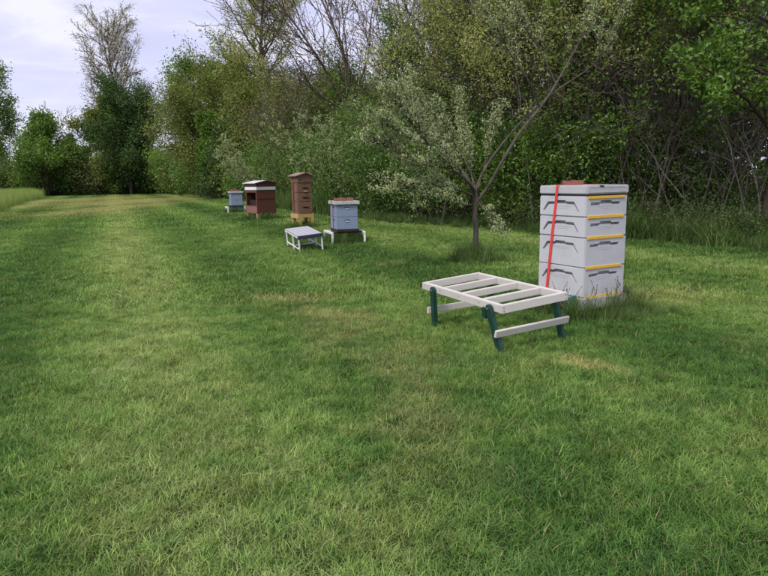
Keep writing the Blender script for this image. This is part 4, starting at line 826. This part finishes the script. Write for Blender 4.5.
tb('dark evergreen behind the red brown cabinet', 'tree', 'evergreen_tree', 252, 44.0, 6.5, M['l_dark'], M['bark_brown'], 46, 14000, .2, .35, nc=(26, 7, 4), ang=(75, 40, 35), ratio=(.34, .45, .5), t0=(.03, .1, .2), jitter=.25, prof='cone', r0=.14)
tb('dark evergreen at the wood edge above the farthest hive', 'tree', 'evergreen_tree', 232, 46.0, 5.2, M['l_dark'], M['bark_brown'], 47, 12000, .2, .35, nc=(26, 7, 4), ang=(75, 40, 35), ratio=(.38, .45, .5), t0=(.03, .1, .2), jitter=.25, prof='cone', r0=.14)
tb('dark evergreen behind the weathered wooden hive', 'tree', 'evergreen_tree', 318, 36.5, 6.2, M['l_dark'], M['bark_brown'], 48, 14000, .18, .35, nc=(26, 7, 4), ang=(75, 40, 35), ratio=(.40, .45, .5), t0=(.03, .1, .2), jitter=.25, prof='cone', r0=.14)
for k, (px, Y, h, m_, lb) in enumerate([(262, 40, 2.6, 'l_shrub', 'shrub behind the red brown cabinet'), (245, 45, 2.4, 'l_olive', 'olive shrub behind the gap between the cabinet and the farthest hive'), (225, 52, 2.6, 'l_shrub', 'shrub at the wood edge above the farthest hive'), (200, 60, 3.0, 'l_shrub', 'shrub below the rounded green tree'), (187, 66, 3.8, 'l_far', 'shrub at the left corner of the wood'), (284, 36, 2.4, 'l_shrub', 'shrub right of the red brown cabinet'), (181, 70, 4.6, 'l_far', 'slender green tree in the gap before the wood')]):
    tb(lb, 'shrub', 'shrub', px, Y, h, M[m_], M['bark_brown'], 180 + k, 6500, .15 + .001 * Y, .55, stems=7, spread=.6, nc=(7, 5, 3), levels=3, leaflev=1, ang=(50, 40, 40), ratio=(.5, .5, .5), t0=(.05, .1, .2), jitter=.3, r0=.04, step=.4, group='shrubs along the wood edge', crown='foliage')
bl = []
for px, Y, zc, rx, ry, rz in ((290, 42, 3, 4, 2, 3.2), (262, 50, 3, 4, 2, 3.6), (235, 56, 3, 4.5, 2, 3.6), (205, 64, 2.4, 4, 2, 2.6), (185, 74, 2, 4, 2, 2.2), (330, 36, 2.6, 4, 2, 2)):
    bl.append((X(px, Y), Y, zc, rx, ry, rz))
thicket(8, bl, 28000, .29, M['l_thicket'])
# ------------------------------------------------------------------ far left row
FY = 77
tb('green tree at the left edge of the picture', 'tree', 'broadleaf_tree', 6, FY, 13.4, M['l_far'], M['bark_brown'], 51, 16000, .26, .55, nc=(20, 6, 4), ang=(50, 40, 40), ratio=(.26, .5, .5), t0=(.10, .15, .1), r0=.2, jitter=.4, rmin=.02, trop=(.05, .05, .03))
tb('rounded fresh green tree, second from the left edge', 'tree', 'broadleaf_tree', 54, FY - 5, 8.8, M['l_far'], M['bark_brown'], 52, 24000, .26, .55, nc=(28, 7, 4), ang=(68, 40, 40), ratio=(.54, .5, .5), t0=(.03, .15, .1), r0=.16, jitter=.4, rmin=.02, prof='cone')
tb('bare twiggy tree behind the rounded fresh green tree', 'tree', 'bare_tree', 50, FY + 8, 10.0, None, M['bark_pale'], 53, 0, 0, stems=3, spread=.4, nc=(6, 5, 3), levels=4, leaflev=9, ang=(32, 34, 32), ratio=(.4, .5, .5), t0=(.2, .15, .1), r0=.08, rmin=.018)
tb('small dark cedar in the gap left of the blossoming tree', 'tree', 'evergreen_tree', 78, FY - 1, 7.0, M['l_dark'], M['bark_brown'], 54, 7000, .25, .4, nc=(24, 5, 4), ang=(70, 40, 35), ratio=(.22, .45, .5), t0=(.03, .1, .2), jitter=.2, prof='cone', r0=.1)
tb('white blossoming shrub at the foot of the tallest far tree', 'shrub', 'blossoming_shrub', 91, FY - 3, 4.9, M['l_far'], M['bark_brown'], 55, 5000, .22, .5, stems=5, spread=.4, nc=(9, 5, 4), levels=3, leaflev=1, ang=(50, 40, 40), ratio=(.36, .5, .5), t0=(.2, .1, .1), r0=.06, jitter=.3, extra=[('blossom', M['l_blossom'], 1100, .20, .8, .35, lambda S: S[:, 2] > 1.5)])
tb('tallest far tree with whitish buds rising above dark ivy', 'tree', 'budding_tree', 122, FY, 19.2, M['l_whitish'], M['bark_twig'], 56, 12000, .16, .6, nc=(38, 8, 5), levels=4, leaflev=2, ang=(52, 40, 38), ratio=(.26, .5, .5), t0=(.36, .12, .1), r0=.24, wig=.08, rmin=.020, jitter=.28, trop=(.05, .06, .05))
tb('dark evergreen mass on the right half of the tallest far tree', 'tree', 'evergreen_tree', 136, FY - 4.5, 11.0, M['l_dark'], M['bark_brown'], 57, 32000, .27, .42, nc=(30, 7, 4), ang=(62, 40, 35), ratio=(.36, .45, .5), t0=(.05, .1, .2), jitter=.4, prof='round', r0=.2)
tb('olive green ivy clad tree on the left half of the tallest far tree', 'tree', 'broadleaf_tree', 120, FY - 2.5, 9.6, M['l_olive'], M['bark_brown'], 58, 18000, .25, .5, nc=(18, 6, 4), ang=(58, 40, 40), ratio=(.30, .5, .5), t0=(.10, .15, .1), r0=.2, jitter=.4, rmin=.02)
tb('mid green ivy mass below the dark evergreen on the far row', 'tree', 'broadleaf_tree', 128, FY - 3.5, 8.6, M['l_far'], M['bark_brown'], 59, 14000, .25, .5, nc=(16, 6, 4), ang=(66, 40, 40), ratio=(.42, .5, .5), t0=(.06, .15, .1), r0=.2, jitter=.4, rmin=.02)
fs = [(20, 4.2, 'l_thicket', 'brown green brush below the tree at the left edge'), (38, 4.6, 'l_shrub', 'dark shrub below the rounded fresh green tree'), (70, 4.0, 'l_shrub', 'shrub below the small dark cedar'), (98, 3.6, 'l_thicket', 'brown brush left of the far dark evergreen'), (118, 3.6, 'l_thicket', 'brown brush at the foot of the tallest far tree'), (142, 4.2, 'l_thicket', 'brown brush right of the tallest far tree'), (160, 5.2, 'l_far', 'shrub in the gap right of the tallest far tree'), (170, 4.0, 'l_olive', 'olive shrub before the wood begins'), (-12, 6.0, 'l_shrub', 'shrub just outside the left edge')]
for k, (px, h, m_, lb) in enumerate(fs):
    tb(lb, 'shrub', 'shrub', px, FY - 3 + (k % 3) * .7, h, M[m_], M['bark_twig'], 220 + k, 5200, .25, .5, stems=8, spread=.8, nc=(7, 5, 3), levels=3, leaflev=1, ang=(50, 40, 40), ratio=(.5, .5, .5), t0=(.03, .1, .2), jitter=.4, r0=.05, step=.5, group='brush along the far row', crown='foliage', rmin=.012)
bl = [(X(px, FY + 3), FY + 3, 1.2, 5, 2, 1.9) for px in range(-60, 200, 22)]
thicket(9, bl, 22000, .34, M['l_thicket'])
# leafy weeds standing at the foot of the right hedge
for k, (px, Y, h) in enumerate([(648, 12.3, .7), (690, 11.3, .9), (712, 10.9, .7), (745, 10.5, .7), (590, 13.2, .8), (545, 13.9, .8), (508, 14.6, .8), (622, 12.9, 1.0), (675, 12.6, 1.0)]):
    tb(['leafy weed touching the right side of the white hive in view', 'leafy weed in the grass strip, midway from the white hive to the picture edge', 'leafy weed in the grass strip, nearer the lawn, right of the middle one', 'rightmost leafy weed, at the picture edge', 'leafy weed at the hedge foot left of the white hive', 'leafy weed at the hedge foot between the silver tree and the white hive', 'leafy weed at the hedge foot just right of the silver tree trunk', 'leafy weed directly behind the white hive', 'leafy weed farther back in the long grass right of the white hive'][k], 'plant', 'leafy_weed', px, Y, h, M['l_weed'], M['bark_brown'], 400 + k, 1300, .042, .5, stems=9, spread=.7, nc=(5, 3, 3), levels=2, leaflev=0, ang=(45, 40, 40), ratio=(.5, .5, .5), t0=(.1, .1, .2), jitter=.07, r0=.006, step=.2, group='leafy weeds along the right hedge', crown='foliage')
# yellow flowering weeds by the wood corner
for k, (px, Y, s_) in enumerate([(243, 44, 1.0), (228, 54, 1.1), (218, 58, .9), (222, 60, .8)]):
    g = np.random.default_rng(300 + k); n = 420; C = np.stack([g.normal(0, .45, n), g.normal(0, .4, n), np.abs(g.normal(.75, .3, n))], 1) * s_
    o = thing('flowering_weed', ['yellow flowering weeds behind the red brown cabinet', 'yellow flowering weeds above the lid of the farthest hive', 'yellow flowering weeds left of the farthest hive', 'faint yellow flowers farthest left at the wood corner'][k], 'plant', (X(px, Y), Y, 0))
    V, Fc, t = leaf_arrays(C, rnd_unit(g, n), norm(rnd_unit(g, n) + UP), .09, .07, g.uniform(0, 1, n)); link('flowers', np_mesh('flowers', V, Fc, 4, t), M['l_yellow'], o)
    C2 = C * v3((1.05, 1.05, .8)); n2 = len(C2); V, Fc, t = leaf_arrays(C2, rnd_unit(g, n2) + UP, rnd_unit(g, n2), .3, .1, g.uniform(0, 1, n2)); link('foliage', np_mesh('foliage', V, Fc, 4, t), M['l_shrub'], o)
